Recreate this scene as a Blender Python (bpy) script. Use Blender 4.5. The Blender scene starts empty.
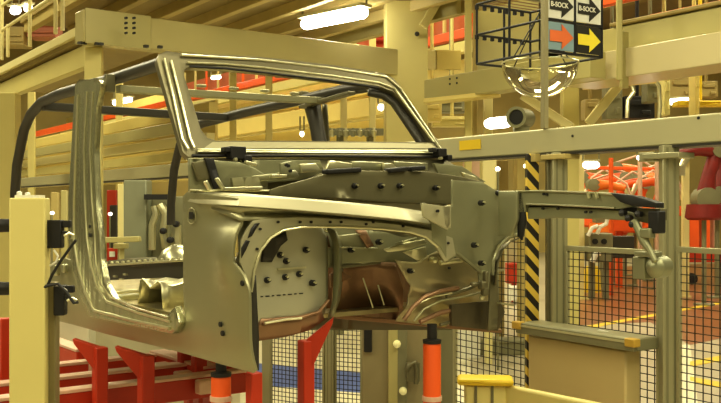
import bpy, bmesh, math, random
from mathutils import Vector as V, Matrix
from mathutils.geometry import delaunay_2d_cdt
random.seed(7)
S = bpy.context.scene
COL = S.collection
FOC, CX, HY, CZ = 950.0, 360.5, 205.0, 2.0
Z = V((0, 0, 1))
CAM = V((0, 0, CZ))

def ray(px, py):
    return V(((px - CX) / FOC, 1.0, (HY - py) / FOC))
def P(px, py, Y):
    return CAM + ray(px, py) * Y

class Plane:
    """a flat working plane in the place: origin, two in-plane axes and the normal"""
    def __init__(s, o, e1, e2):
        s.o = V(o); s.e1 = V(e1).normalized(); s.e2 = V(e2).normalized(); s.n = s.e1.cross(s.e2).normalized()
    def at(s, px, py):
        r = ray(px, py)
        t = (s.o - CAM).dot(s.n) / r.dot(s.n)
        d = CAM + r * t - s.o
        b = s.e2.dot(s.e1)
        # non orthogonal axes are not used, plain dots are enough
        return (d.dot(s.e1), d.dot(s.e2))
    def pt(s, a, b, h=0.0):
        return s.o + s.e1 * a + s.e2 * b + s.n * h
    def w(s, px, py, h=0.0):
        a, b = s.at(px, py)
        return s.pt(a, b, h)

# ---------------------------------------------------------------- materials
MATS = {}
def mat(name, col, rough=0.5, metal=0.0, noise=0.12, scale=6.0, bump=0.0, emit=None, es=0.0, alpha=None, coat=0.0):
    if name in MATS: return MATS[name]
    m = bpy.data.materials.new(name); m.use_nodes = True
    nt = m.node_tree; N = nt.nodes; L = nt.links
    b = N['Principled BSDF']
    b.inputs['Roughness'].default_value = rough
    b.inputs['Metallic'].default_value = metal
    b.inputs['Coat Weight'].default_value = coat
    tc = N.new('ShaderNodeTexCoord'); nz = N.new('ShaderNodeTexNoise')
    nz.inputs['Scale'].default_value = scale; nz.inputs['Detail'].default_value = 5
    L.new(tc.outputs['Object'], nz.inputs['Vector'])
    mx = N.new('ShaderNodeMix'); mx.data_type = 'RGBA'
    mx.inputs[6].default_value = (*[c * (1 - noise) for c in col], 1)
    mx.inputs[7].default_value = (*[min(1, c * (1 + noise)) for c in col], 1)
    L.new(nz.outputs['Fac'], mx.inputs[0]); L.new(mx.outputs[2], b.inputs['Base Color'])
    if bump:
        bp = N.new('ShaderNodeBump'); bp.inputs['Strength'].default_value = bump; bp.inputs['Distance'].default_value = 0.02
        L.new(nz.outputs['Fac'], bp.inputs['Height']); L.new(bp.outputs['Normal'], b.inputs['Normal'])
    if emit:
        b.inputs['Emission Color'].default_value = (*emit, 1); b.inputs['Emission Strength'].default_value = es
    MATS[name] = m
    return m
STEEL = mat('pressed steel', (0.40, 0.385, 0.24), 0.40, 0.72, 0.10, 3.0, 0.12)
STEEL_L = mat('bright steel', (0.74, 0.72, 0.50), 0.28, 0.85, 0.10, 9.0, 0.25)
STEEL_G = mat('grey green steel', (0.33, 0.33, 0.21), 0.42, 0.6, 0.10, 5.0, 0.15)
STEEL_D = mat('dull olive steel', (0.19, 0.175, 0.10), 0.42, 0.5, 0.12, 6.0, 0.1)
STEEL_B = mat('brown reflection steel', (0.30, 0.18, 0.10), 0.38, 0.5, 0.3, 7.0, 0.3)  # red-brown reflections put into the base colour; the cage grille shares it
TUBE = mat('dark coated tube', (0.06, 0.055, 0.042), 0.42, 0.3, 0.15, 6)
BLACK = mat('black rubber', (0.016, 0.015, 0.014), 0.5)
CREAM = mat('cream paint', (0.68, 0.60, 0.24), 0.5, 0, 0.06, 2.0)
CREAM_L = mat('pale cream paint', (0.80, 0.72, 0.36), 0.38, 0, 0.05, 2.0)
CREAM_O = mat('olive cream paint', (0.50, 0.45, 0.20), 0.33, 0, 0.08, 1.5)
YELLOWB = mat('yellow cream board', (0.74, 0.61, 0.21), 0.5, 0, 0.08, 2.0)
GREYP = mat('warm grey paint', (0.52, 0.49, 0.30), 0.38, 0.1, 0.06, 2.5)
GREYD = mat('grey machine paint', (0.25, 0.24, 0.14), 0.45, 0.1, 0.12, 3.0)
ALU = mat('aluminium extrusion', (0.42, 0.40, 0.25), 0.4, 0.45, 0.08, 3.0)
BROWN = mat('dull brown steel', (0.34, 0.26, 0.09), 0.6, 0, 0.3, 2.0)  # plain brown for decks, boxes and girders
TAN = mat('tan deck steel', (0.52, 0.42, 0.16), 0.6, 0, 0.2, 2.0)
RED = mat('red paint', (0.48, 0.04, 0.010), 0.4, 0, 0.15, 4.0)
ORANGE = mat('orange paint', (0.82, 0.13, 0.02), 0.38, 0, 0.12, 4.0)
ORANGE_F = mat('robot orange paint', (0.90, 0.22, 0.03), 0.4, 0, 0.2, 4.0)
DRED = mat('dark red paint', (0.23, 0.02, 0.015), 0.45, 0, 0.3, 5.0)
PINK = mat('pale pinkish steel top', (0.72, 0.50, 0.38), 0.4, 0.1, 0.15, 5.0)  # pale pinkish tone for the tops of the red rails and small parts
YEL = mat('yellow paint', (0.80, 0.58, 0.03), 0.45, 0, 0.08, 3.0)
WHITE = mat('white enamel', (0.80, 0.79, 0.70), 0.4)
WIRE = mat('dark wire', (0.05, 0.045, 0.03), 0.5, 0.3)
BLUE = mat('blue paint', (0.09, 0.15, 0.42), 0.5)
SKYB = mat('blue grey board', (0.25, 0.36, 0.42), 0.5)
TUBE_E = mat('fluorescent light', (1, 1, 1), 0.4, emit=(1.0, 0.97, 0.90), es=6.0)
GLOWY = mat('small lamp lens', (1, 1, 1), 0.4, emit=(1.0, 0.95, 0.8), es=3.5)
FLOORM = mat('painted concrete', (0.50, 0.45, 0.32), 0.32, 0, 0.12, 0.8)
FLOORR = mat('red brown floor coating', (0.30, 0.125, 0.05), 0.3, 0, 0.15, 1.0)
FLOORW = mat('pale floor coating', (0.80, 0.76, 0.56), 0.4, 0, 0.08, 1.0)
WALLM = mat('far wall cladding', (0.50, 0.40, 0.15), 0.7, 0, 0.35, 0.5)
CEILM = mat('roof cladding', (0.30, 0.22, 0.11), 0.8, 0, 0.3, 0.6)

def streak(m, z=0.12):
    nt = m.node_tree; N = nt.nodes; L = nt.links
    mp = N.new('ShaderNodeMapping'); mp.inputs['Scale'].default_value = (1, 1, z)
    nz = [n for n in N if n.type == 'TEX_NOISE'][0]; tc = [n for n in N if n.type == 'TEX_COORD'][0]
    L.new(tc.outputs['Object'], mp.inputs[0]); L.new(mp.outputs[0], nz.inputs['Vector']); nz.inputs['Scale'].default_value = 22
def hazard():
    m = bpy.data.materials.new('black and yellow hazard stripes'); m.use_nodes = True
    nt = m.node_tree; N = nt.nodes; L = nt.links; b = N['Principled BSDF']; b.inputs['Roughness'].default_value = 0.45
    tc = N.new('ShaderNodeTexCoord'); sp = N.new('ShaderNodeSeparateXYZ'); L.new(tc.outputs['Object'], sp.inputs[0])
    ad = N.new('ShaderNodeMath'); ad.operation = 'ADD'
    ml = N.new('ShaderNodeMath'); ml.operation = 'MULTIPLY'; ml.inputs[1].default_value = 1.15
    L.new(sp.outputs['X'], ml.inputs[0]); L.new(ml.outputs[0], ad.inputs[0]); L.new(sp.outputs['Z'], ad.inputs[1])
    m2 = N.new('ShaderNodeMath'); m2.operation = 'MULTIPLY'; m2.inputs[1].default_value = 9.4; L.new(ad.outputs[0], m2.inputs[0])
    fr = N.new('ShaderNodeMath'); fr.operation = 'FRACT'; L.new(m2.outputs[0], fr.inputs[0])
    gt = N.new('ShaderNodeMath'); gt.operation = 'GREATER_THAN'; gt.inputs[1].default_value = 0.5; L.new(fr.outputs[0], gt.inputs[0])
    mx = N.new('ShaderNodeMix'); mx.data_type = 'RGBA'; mx.inputs[6].default_value = (0.02, 0.015, 0.01, 1); mx.inputs[7].default_value = (0.78, 0.58, 0.10, 1)
    L.new(gt.outputs[0], mx.inputs[0]); L.new(mx.outputs[2], b.inputs['Base Color'])
    return m
HAZ = hazard()
def domemat():
    m = bpy.data.materials.new('clear mirrored plastic'); m.use_nodes = True
    nt = m.node_tree; N = nt.nodes; L = nt.links; b = N['Principled BSDF']
    b.inputs['Base Color'].default_value = (0.86, 0.83, 0.66, 1); b.inputs['Metallic'].default_value = 0.9; b.inputs['Roughness'].default_value = 0.05
    g = N.new('ShaderNodeBsdfTransparent'); g.inputs[0].default_value = (0.93, 0.91, 0.8, 1)
    mx = N.new('ShaderNodeMixShader'); lw = N.new('ShaderNodeLayerWeight'); lw.inputs[0].default_value = 0.45
    nz = N.new('ShaderNodeTexNoise'); nz.inputs['Scale'].default_value = 7; bp = N.new('ShaderNodeBump'); bp.inputs['Strength'].default_value = 0.5
    tc = N.new('ShaderNodeTexCoord'); L.new(tc.outputs['Object'], nz.inputs['Vector'])
    L.new(nz.outputs['Fac'], bp.inputs['Height']); L.new(bp.outputs['Normal'], b.inputs['Normal'])
    L.new(lw.outputs['Fresnel'], mx.inputs[0]); L.new(g.outputs[0], mx.inputs[1]); L.new(b.outputs[0], mx.inputs[2])
    L.new(mx.outputs[0], N['Material Output'].inputs[0])
    return m
DOME = domemat()

# ---------------------------------------------------------------- mesh helpers
def wloc(o):
    p = V((0, 0, 0))
    while o is not None:
        p = p + o.location; o = o.parent
    return p

class MB:
    def __init__(s): s.bm = bmesh.new(); s.flat = False
    def box(s, c, size, ax=None, ay=None, az=None):
        c = V(c); ax = V(ax) if ax else V((1, 0, 0)); az = V(az) if az else Z
        ay = V(ay) if ay else az.cross(ax)
        ax, ay, az = ax.normalized(), ay.normalized(), az.normalized()
        hx, hy, hz = [q / 2 for q in size]
        vs = [s.bm.verts.new(c + ax * hx * i + ay * hy * j + az * hz * k) for i in (-1, 1) for j in (-1, 1) for k in (-1, 1)]
        for f in ((0, 1, 3, 2), (4, 6, 7, 5), (0, 4, 5, 1), (2, 3, 7, 6), (0, 2, 6, 4), (1, 5, 7, 3)):
            s.bm.faces.new([vs[i] for i in f])
        return s
    def beam(s, p, q, w, h, up=None):
        p, q = V(p), V(q); d = q - p; up = V(up) if up else Z
        if abs(d.normalized().dot(up)) > 0.98: up = V((0.55, -0.835, 0))
        side = d.cross(up).normalized(); u2 = side.cross(d).normalized()
        return s.box((p + q) / 2, (d.length, w, h), d, side, u2)
    def tube(s, pts, r, seg=10, caps=True):
        pts = [V(p) for p in pts]; rs = r if isinstance(r, (list, tuple)) else [r] * len(pts)
        rings = []; prev = None
        for i, p in enumerate(pts):
            t = (pts[min(i + 1, len(pts) - 1)] - pts[max(i - 1, 0)]).normalized()
            if prev is None:
                a = t.cross(Z)
                if a.length < 1e-3: a = t.cross(V((1, 0, 0)))
            else: a = prev - t * prev.dot(t)
            a.normalize(); prev = a; b = t.cross(a)
            rings.append([s.bm.verts.new(p + (a * math.cos(2 * math.pi * k / seg) + b * math.sin(2 * math.pi * k / seg)) * rs[i]) for k in range(seg)])
        for x, y in zip(rings, rings[1:]):
            for k in range(seg): s.bm.faces.new((x[k], x[(k + 1) % seg], y[(k + 1) % seg], y[k]))
        if caps:
            s.bm.faces.new(rings[0][::-1]); s.bm.faces.new(rings[-1])
        return s
    def lathe(s, c, axis, prof, seg=20):
        """prof: (distance along axis, radius)"""
        c = V(c); axis = V(axis).normalized()
        a = axis.cross(Z)
        if a.length < 1e-3: a = axis.cross(V((1, 0, 0)))
        a.normalize(); b = axis.cross(a); rings = []
        for h, r in prof:
            r = max(r, 1e-4)
            rings.append([s.bm.verts.new(c + axis * h + (a * math.cos(2 * math.pi * k / seg) + b * math.sin(2 * math.pi * k / seg)) * r) for k in range(seg)])
        for x, y in zip(rings, rings[1:]):
            for k in range(seg): s.bm.faces.new((x[k], x[(k + 1) % seg], y[(k + 1) % seg], y[k]))
        s.bm.faces.new(rings[0][::-1]); s.bm.faces.new(rings[-1])
        return s
    def grid(s, rows):
        vs = [[s.bm.verts.new(V(p)) for p in r] for r in rows]
        for a, b in zip(vs, vs[1:]):
            for k in range(len(a) - 1): s.bm.faces.new((a[k], a[k + 1], b[k + 1], b[k]))
        return s
    def poly(s, pts, ext):
        """a flat polygon pushed out along ext"""
        ext = V(ext); a = [s.bm.verts.new(V(p)) for p in pts]; b = [s.bm.verts.new(V(p) + ext) for p in pts]
        s.bm.faces.new(a); s.bm.faces.new(b[::-1]); n = len(a)
        for i in range(n): s.bm.faces.new((a[i], b[i], b[(i + 1) % n], a[(i + 1) % n]))
        return s
    def sheet(s, pl, outer, holes=(), disp=None, step=0.04, pix=True, smooth=True):
        """a pressed sheet: outline and holes on a plane, inner points so that it can be curved"""
        def dens(poly):
            o = []
            n = len(poly)
            if smooth and n > 4:
                for i in range(n):
                    p0, p1, p2, p3 = [V(poly[(i + j - 1) % n]) for j in range(4)]
                    o.append(tuple(p1))
            else: o = [tuple(p) for p in poly]
            r = []
            for i in range(len(o)):
                a, b = V(o[i]), V(o[(i + 1) % len(o)]); k = max(1, int((b - a).length / step))
                for j in range(k): r.append(a + (b - a) * j / k)
            return r
        s.flat = True
        conv = (lambda q: [pl.at(*c) for c in q]) if pix else (lambda q: list(q))
        O = dens(conv(outer)); H = [dens(conv(h)) for h in holes]
        pts = []; edges = []
        for loop in [O] + H:
            b = len(pts); pts += loop; edges += [(b + i, b + (i + 1) % len(loop)) for i in range(len(loop))]
        def inside(p, poly):
            c = False; n = len(poly)
            for i in range(n):
                a, b = poly[i], poly[i - 1]
                if (a[1] > p[1]) != (b[1] > p[1]) and p[0] < (b[0] - a[0]) * (p[1] - a[1]) / (b[1] - a[1]) + a[0]: c = not c
            return c
        x0 = min(p[0] for p in O); x1 = max(p[0] for p in O); y0 = min(p[1] for p in O); y1 = max(p[1] for p in O)
        y = y0 + step * 0.5
        while y < y1:
            x = x0 + step * 0.5
            while x < x1:
                if inside((x, y), O) and not any(inside((x, y), h) for h in H): pts.append(V((x, y)))
                x += step
            y += step
        r = delaunay_2d_cdt([V((p[0], p[1])) for p in pts], edges, [], 0, 1e-5)
        vs = [s.bm.verts.new(pl.pt(p[0], p[1], disp(p[0], p[1]) if disp else 0)) for p in r[0]]
        for f in r[2]:
            cx = sum(r[0][i][0] for i in f) / len(f); cy = sum(r[0][i][1] for i in f) / len(f)
            if inside((cx, cy), O) and not any(inside((cx, cy), h) for h in H):
                try: s.bm.faces.new([vs[i] for i in f])
                except ValueError: pass
        return s
    def build(s, name, m, parent=None, solid=0, bevel=0, off=-1, smooth=True, angle=35, keep=False):
        bm = s.bm
        if not (keep or s.flat): bmesh.ops.recalc_face_normals(bm, faces=bm.faces)
        loc = wloc(parent) if parent else V((0, 0, 0))
        if parent is None and bm.verts:
            xs = [v.co for v in bm.verts]
            loc = V(((min(c.x for c in xs) + max(c.x for c in xs)) / 2, (min(c.y for c in xs) + max(c.y for c in xs)) / 2, min(c.z for c in xs)))
        for v in bm.verts: v.co -= loc
        me = bpy.data.meshes.new(name); bm.to_mesh(me); bm.free()
        if smooth:
            me.shade_smooth(); me.set_sharp_from_angle(angle=math.radians(angle))
        me.materials.append(m)
        o = bpy.data.objects.new(name, me); COL.objects.link(o)
        if parent: o.parent = parent
        else: o.location = loc
        if solid:
            k = o.modifiers.new('thickness', 'SOLIDIFY'); k.thickness = solid; k.offset = off
        if bevel:
            k = o.modifiers.new('soft edges', 'BEVEL'); k.width = bevel; k.segments = 2; k.limit_method = 'ANGLE'; k.angle_limit = math.radians(40)
        return o

def tag(o, label, cat, group=None):
    o['label'] = label; o['category'] = cat
    if group: o['group'] = group
    return o
def thing(name, label, cat, loc, group=None):
    o = bpy.data.objects.new(name, None); COL.objects.link(o); o.location = V(loc); o.empty_display_size = 0.1
    return tag(o, label, cat, group)
def struct(o):
    o['kind'] = 'structure'; return o
def dup(root, loc, label=None, group=None):
    r = root.copy(); COL.objects.link(r); r.location = V(loc)
    if label: r['label'] = label
    if group: r['group'] = group
    for ch in list(root.children):
        c = ch.copy(); COL.objects.link(c); c.parent = r
        for g in list(ch.children):
            d = g.copy(); COL.objects.link(d); d.parent = c
    return r

# ---------------------------------------------------------------- directions of the place
CO = V((-0.726, 4.06, 2.0))                 # foot of the near windscreen pillar
CF = V((0.593, -0.805, 0)); CR = V((0.805, 0.593, 0))       # the vehicle: forward, across
LF = V((0.55, -0.835, 0)); LR = V((0.835, 0.55, 0))         # the line: along, across
def C(u, v, w): return CO + CF * u + CR * v + Z * w
def side(v): return Plane(CO + CR * v, CF, Z)               # normal points to near side (left of picture)
def front(u): return Plane(CO + CF * u, CR, Z)              # normal e1 x e2 = CR x Z = -CF? checked below
def lplane(px, Y): return Plane(P(px, 205, Y), LF, Z)       # upright plane along the line

# ================================================================ SETTING
m = MB(); m.box((3, 16, -0.05), (60, 56, 0.1)); struct(m.build('floor', FLOORM, smooth=False))
m = MB(); m.box((3, 19, 9.1), (60, 44, 0.2)); struct(m.build('ceiling', CEILM, smooth=False))
m = MB(); m.box((3, 40.1, 4.5), (60, 0.2, 9)); struct(m.build('wall_back', WALLM, smooth=False))
def fl(pts, name, m_, h=0.004):
    q = []
    for (px, py) in pts:
        Y = 2 * FOC / (py - HY); p = P(px, py, Y); q.append(V((p.x, p.y, 0.0)))
    b = MB(); b.poly(q, (0, 0, h)); return struct(b.build(name, m_, smooth=False))
fl([(575, 268), (760, 262), (760, 330), (690, 345), (650, 322), (560, 326)], 'trim_1', FLOORR)
fl([(240, 362), (400, 377), (400, 396), (240, 384)], 'trim_2', BLUE, 0.006)
fl([(240, 300), (470, 300), (470, 403), (240, 403)], 'trim_3', FLOORW, 0.003)
fl([(560, 331), (721, 302), (721, 304), (560, 334)], 'trim_4', YEL, 0.007)
fl([(690, 362), (740, 352), (740, 357), (690, 367)], 'trim_5', YEL, 0.007)
fl([(690, 377), (740, 386), (740, 392), (690, 381)], 'trim_6', YEL, 0.007)
fl([(675, 345), (690, 345), (700, 420), (672, 420)], 'trim_7', FLOORW, 0.006)

# ================================================================ THE VEHICLE BODY
car = thing('car_body', 'unpainted silver off-road car body shell without doors, bonnet or glass', 'car body', C(-0.8, 0.7, -0.66))
SP = side(0.0)   # a = u, b = w, normal: CF x Z
NS = SP.n.dot(-CR)      # sign of near side direction
FP = front(0.42); NF = FP.n.dot(CF)
def g2(a, b, a0, b0, sa, sb): return math.exp(-((a - a0) / sa) ** 2 - ((b - b0) / sb) ** 2)
def disp_side(a, b):
    d = 0.0
    if b < -0.50: d -= 1.3 * (b + 0.50) ** 2
    if a > 0.05:
        d += 0.036 * g2(a, b, 0.36, -0.20, 0.10, 0.12)
        d -= 0.036 * g2(a, b, 0.34, -0.05, 0.20, 0.05)
    d += 0.006 * math.sin(a * 5)
    return d * NS
# rear quarter, sill and cowl side, one pressing with the door opening cut out
body = [(40, 270), (52, 262), (64, 258), (78, 262), (84, 292), (95, 311), (140, 322), (178, 331), (186, 322), (184, 290), (184, 196), (188, 192), (239, 198),
        (240, 262), (247, 275), (251, 290), (252, 371), (249, 373), (180, 354), (110, 336), (40, 318)]
m = MB(); m.sheet(SP, body, disp=disp_side, step=0.035)
m.build('side_panel', STEEL, car, solid=0.012 , bevel=0.003, off=0, angle=60)
# door aperture flange and middle pillar
ring = [(82, 85), (86, 80), (104, 80), (108, 84), (103, 110), (101, 150), (103, 200), (106, 232), (108, 262), (112, 283), (121, 298), (136, 307),
        (155, 312), (174, 316), (183, 306), (187, 322), (180, 333), (140, 325), (97, 316), (86, 294), (79, 268), (75, 240), (75, 200), (78, 150), (80, 110)]
m = MB()
m.sheet(SP, ring, disp=lambda a, b: 0.022 * NS, step=0.03)
o = m.build('door_aperture_flange', STEEL_L if 0 else mat('pillar steel', (0.50, 0.50, 0.34), 0.3, 0.85, 0.1, 4, 0.2), car, solid=0.03, bevel=0.006, off=0, angle=50)
PIL = MATS['pillar steel']; RP = mat('streaky pillar steel', (0.50, 0.50, 0.34), 0.24, 0.9, 0.15, 20, 0.55); streak(RP); o.data.materials[0] = RP
m = MB()
for off, r in (((0, 0), 0.008), ((9, 0), 0.006), ((15, 3), 0.005)):
    pts = [(85, 95), (83, 150), (81, 200), (81, 240), (85, 266), (92, 291), (101, 310), (140, 320), (178, 328)]
    if off[0] == 9: pts = [(94, 92), (91, 150), (92, 200), (94, 238), (98, 265), (104, 286), (114, 301), (145, 312), (178, 321)]
    if off[0] == 15: pts = [(100, 92), (97, 150), (99, 200), (102, 235), (103, 262), (108, 283), (118, 297), (145, 308), (176, 317)]
    m.tube([SP.w(*p, 0.038 * NS) for p in pts], r, 8)
m.build('pressed_bead', STEEL_L, o)
m = MB(); m.sheet(SP, [(96, 225), (98, 225), (98, 228), (96, 228)], disp=lambda a, b: 0.04 * NS); m.sheet(SP, [(96, 233), (99, 233), (99, 237), (96, 237)], disp=lambda a, b: 0.04 * NS)
m.build('slot', BLACK, o)
m = MB(); m.box(SP.w(106, 83, -0.02 * NS), (0.03, 0.05, 0.09), CF); m.box(SP.w(95, 81, 0), (0.12, 0.05, 0.02), CF)
m.build('pillar_bracket', STEEL_D, car, bevel=0.004)

# body detail marks on the cowl side
m = MB(); m.tube([SP.w(194 + 4.2 * math.cos(t * math.pi / 8), 216 + 8 * math.sin(t * math.pi / 8), 0.012 * NS) for t in range(17)], 0.002, 6)
m.build('fuel_flap_recess', STEEL, car)
m = MB(); m.sheet(SP, [(192, 212), (196, 212), (196, 219), (192, 219)], disp=lambda a, b: 0.014 * NS); m.build('slot', BLACK, car)
for poly in ([(238, 262), (237, 246), (243, 240), (246, 240), (244, 250), (240, 262)], ):
    pass
def hole(pl, px, py, r=0.007, parent=car, h=0.012, s=1):
    m = MB(); c = pl.w(px, py, h * s); m.lathe(c, pl.n * s, [(-0.006, 0), (-0.006, r), (0.004, r), (0.004, 0)], 10)
    return m.build('hole', BLACK, parent)
for q in ((246, 283), (224, 324), (226, 333)): hole(SP, *q, 0.011, s=NS, h=0.016)
m = MB(); m.beam(SP.w(235, 290, 0.006 * NS), SP.w(246, 305, 0.006 * NS), 0.006, 0.012); m.build('locating_tab', STEEL_L, car)

# windscreen frame
WP = Plane(C(0, 0, 0.2), CR, (C(-0.204, 0, 0.658) - C(0, 0, 0.2)))
NW = 1 if WP.n.dot(-Z * 0 + CF) > 0 else -1
w_out = [(157, 60), (159, 54), (166, 51), (180, 53), (215, 55), (260, 58), (330, 66), (383, 74), (393, 79), (401, 89), (447, 155), (447, 159), (188, 157), (183, 152)]
w_in = [(188, 67), (225, 69), (262, 73), (330, 81), (377, 87), (392, 92), (401, 100), (417, 120), (431, 143), (300, 142), (216, 141), (207, 138), (201, 130), (184, 76), (184, 70)]
m = MB(); m.sheet(WP, w_out, [w_in], disp=lambda a, b: 0.012 * NW * math.sin(a * 2), step=0.03)
wf = m.build('windscreen_frame', mat('windscreen steel', (0.21, 0.19, 0.115), 0.40, 0.6, 0.08, 3, 0.1), car, solid=0.03, bevel=0.005, off=-1, angle=45)
m = MB(); m.sheet(WP, [(212, 142.5), (300, 143.5), (429, 144.5), (438, 149), (300, 149.5), (203, 149)], disp=lambda a, b: 0.012 * NW * math.sin(a * 2) + 0.003); m.build('lower_panel', PIL if 0 else mat('light tan steel', (0.42, 0.39, 0.25), 0.42, 0.4, 0.06, 3), wf)
m = MB()
for pts in ([(163, 60), (172, 98), (181, 140), (187, 150)], [(170, 62), (179, 98), (189, 140), (193, 149)],
            [(180, 56.5), (260, 61.5), (330, 69.5), (385, 78), (399, 90), (443, 156)], [(186, 64), (225, 65.5), (262, 69), (330, 77), (378, 84), (393, 90), (432, 143)], [(196, 151), (300, 152), (440, 152)], [(196, 152.8), (300, 153.8), (440, 153.8)]):
    m.tube([WP.w(*p, 0.013 * NW) for p in pts], 0.006, 8)
m.build('pressed_bead', STEEL_L, wf)
m = MB()
m.tube([WP.w(*p, 0.022 * NW) for p in [(188, 69), (225, 71), (262, 75), (330, 83), (376, 90)]], 0.006, 6)
m.tube([WP.w(*p, 0.022 * NW) for p in [(190, 158), (300, 158), (445, 159)]], 0.007, 6)
m.build('rubber_seal', BLACK, wf)
m = MB()
m.sheet(WP, [(372, 86), (388, 89), (402, 97), (410, 105), (436, 144), (424, 144), (408, 120), (395, 101), (386, 95), (372, 92)], disp=lambda a, b: -0.022 * NW)
m.build('inner_lining', TUBE, wf, solid=0.02)
for (x, y, s_) in ((231, 158, 1.0), (434, 157, 0.75)):
    h = MB(); c = C(0.06, WP.at(x, y)[0], (205 - y) / FOC * 4.3)
    c = WP.w(x, y, 0.05 * NW)
    h.box(c, (0.075 * s_, 0.05, 0.055 * s_), CR); h.box(c + CR * 0.045 - Z * 0.025, (0.04 * s_, 0.06, 0.03), CR); h.box(c - CR * 0.05 + Z * 0.012, (0.03, 0.04, 0.022), CR)
    ho = h.build('windscreen_hinge', BLACK, wf, bevel=0.004)
    h = MB(); h.lathe(c + CF * 0.03 - Z * 0.03 - CR * 0.02, CF, [(-0.01, 0), (-0.01, 0.008), (0.008, 0.008), (0.01, 0)], 10); h.build('bolt_head', STEEL_L, ho)

# sport cage tubes
N8, F8 = side(0.08), side(1.38)
m = MB(); m.tube([N8.w(*p) for p in [(15, 205), (15, 193), (17, 165), (24, 130), (31, 114), (42, 102), (60, 94), (85, 87), (120, 77), (163, 63)]], 0.032, 12); m.build('roof_rail', TUBE, car)
m = MB(); m.tube([F8.w(*p) for p in [(171, 225), (171, 205), (174, 170), (180, 145), (188, 131), (203, 123), (250, 111), (305, 99), (345, 90), (383, 84)]], 0.033, 12); m.build('roof_rail', TUBE, car)
m = MB(); m.beam(C(-1.0, 0.08, 0.60), C(-1.0, 1.36, 0.62), 0.06, 0.038)
for k in range(5):
    m.box(C(-0.985, 0.35 + 0.2 * k, 0.65), (0.05, 0.03, 0.015), CR)
m.build('roof_crossbar', STEEL, car, bevel=0.004)
m = MB(); m.beam(C(-2.2, 0.08, 0.61), C(-2.2, 1.36, 0.61), 0.07, 0.05); m.build('roof_crossbar', TUBE, car, bevel=0.006)
m = MB(); m.tube([F8.w(*p) for p in [(312, 97), (316, 120), (321, 152), (324, 190)]], 0.045, 12)
m.build('pillar_tube', TUBE, car)
m = MB(); m.sheet(side(1.43), [(302, 100), (313, 100), (316, 122), (314, 148), (309, 125)]); m.sheet(side(1.46), [(322, 104), (326, 104), (332, 190), (325, 190)])
m.build('pillar_flange', STEEL_D, car, solid=0.01)
m = MB(); m.beam(C(-0.62, 1.30, 0.63), C(-1.2, 1.34, 0.60), 0.05, 0.02); m.box(F8.w(300, 97, 0), (0.12, 0.05, 0.06), CF); m.box(F8.w(375, 86), (0.10, 0.05, 0.05), CF); m.build('rail_bracket', STEEL_D, car, bevel=0.004)

# far side panel, floor pan and rear bulkhead seen through the door opening
FS = side(1.45)
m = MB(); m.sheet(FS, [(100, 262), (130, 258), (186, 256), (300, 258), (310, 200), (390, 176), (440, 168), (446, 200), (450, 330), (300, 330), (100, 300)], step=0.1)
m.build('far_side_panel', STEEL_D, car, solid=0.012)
m = MB(); a = C(-1.9, 0.04, -0.49); m.box(C(-1.05, 0.75, -0.50), (2.4, 1.4, 0.02), CF)
m.build('floor_pan', mat('floor pan steel', (0.5, 0.44, 0.24), 0.3, 0.8, 0.4, 9, 0.6), car)
TP = side(0.95)
NT = 1 if TP.n.dot(-CR) > 0 else -1
m = MB(); m.sheet(TP, [(96, 266), (130, 263), (190, 260), (190, 296), (96, 298)], step=0.05, smooth=False); m.build('floor_tunnel', TUBE, car, solid=0.02)
m = MB(); m.beam(TP.w(96, 266, .01), TP.w(190, 260, .01), 0.05, 0.015); m.build('tunnel_lip', STEEL_L, car, bevel=0.003)
for k in range(14):
    m = MB(); m.lathe(TP.w(110 + k * 5.6, 263.5 - k * 0.33, 0.03 * NT), Z, [(0, 0.014), (0.012, 0.012), (0.016, 0)], 8); m.build('tunnel_rivet', STEEL_L, car)
for (u, v, lu, lv, h, mm) in ((-0.62, 0.34, 0.30, 0.5, 0.13, STEEL_L), (-1.25, 0.35, 0.10, 0.5, 0.03, STEEL_L), (-1.0, 0.25, 0.10, 0.4, 0.03, PIL)):
    m = MB(); base = C(u, v, -0.49); rows = []
    for i in range(9):
        vv = -lv / 2 + lv * i / 8
        rows.append([base + CF * a_ * lu + CR * vv + Z * (hh * h * (1 - 0.12 * abs(math.sin(i * 1.6)))) for a_, hh in ((-0.5, 0), (-0.42, 0.9), (-0.3, 1), (0, 0.7), (0.3, 1), (0.42, 0.9), (0.5, 0))])
    m.grid(rows); m.build('floor_crossmember', mm, car, solid=0.006, angle=40)
for q in ((118, 276), (128, 274), (110, 285), (122, 292), (124, 279)):
    m = MB(); c = TP.w(q[0], q[1], 0.03 * NT); m.beam(c, c + CF * 0.05, 0.02, 0.014); m.build('floor_stud', STEEL_L, car)
m = MB(); m.beam(TP.w(112, 294, 0.03 * NT), TP.w(133, 291, 0.03 * NT), 0.02, 0.012); m.build('floor_bracket', STEEL_L, car)
m = MB(); m.lathe(F8.w(178, 258), Z, [(-0.12, 0.17), (-0.02, 0.16), (0.06, 0.12), (0.10, 0.05), (0.11, 0)], 20); m.build('wheel_housing', PIL, car)

# cowl: top rail, dash panel, upper parts
m = MB()
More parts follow.
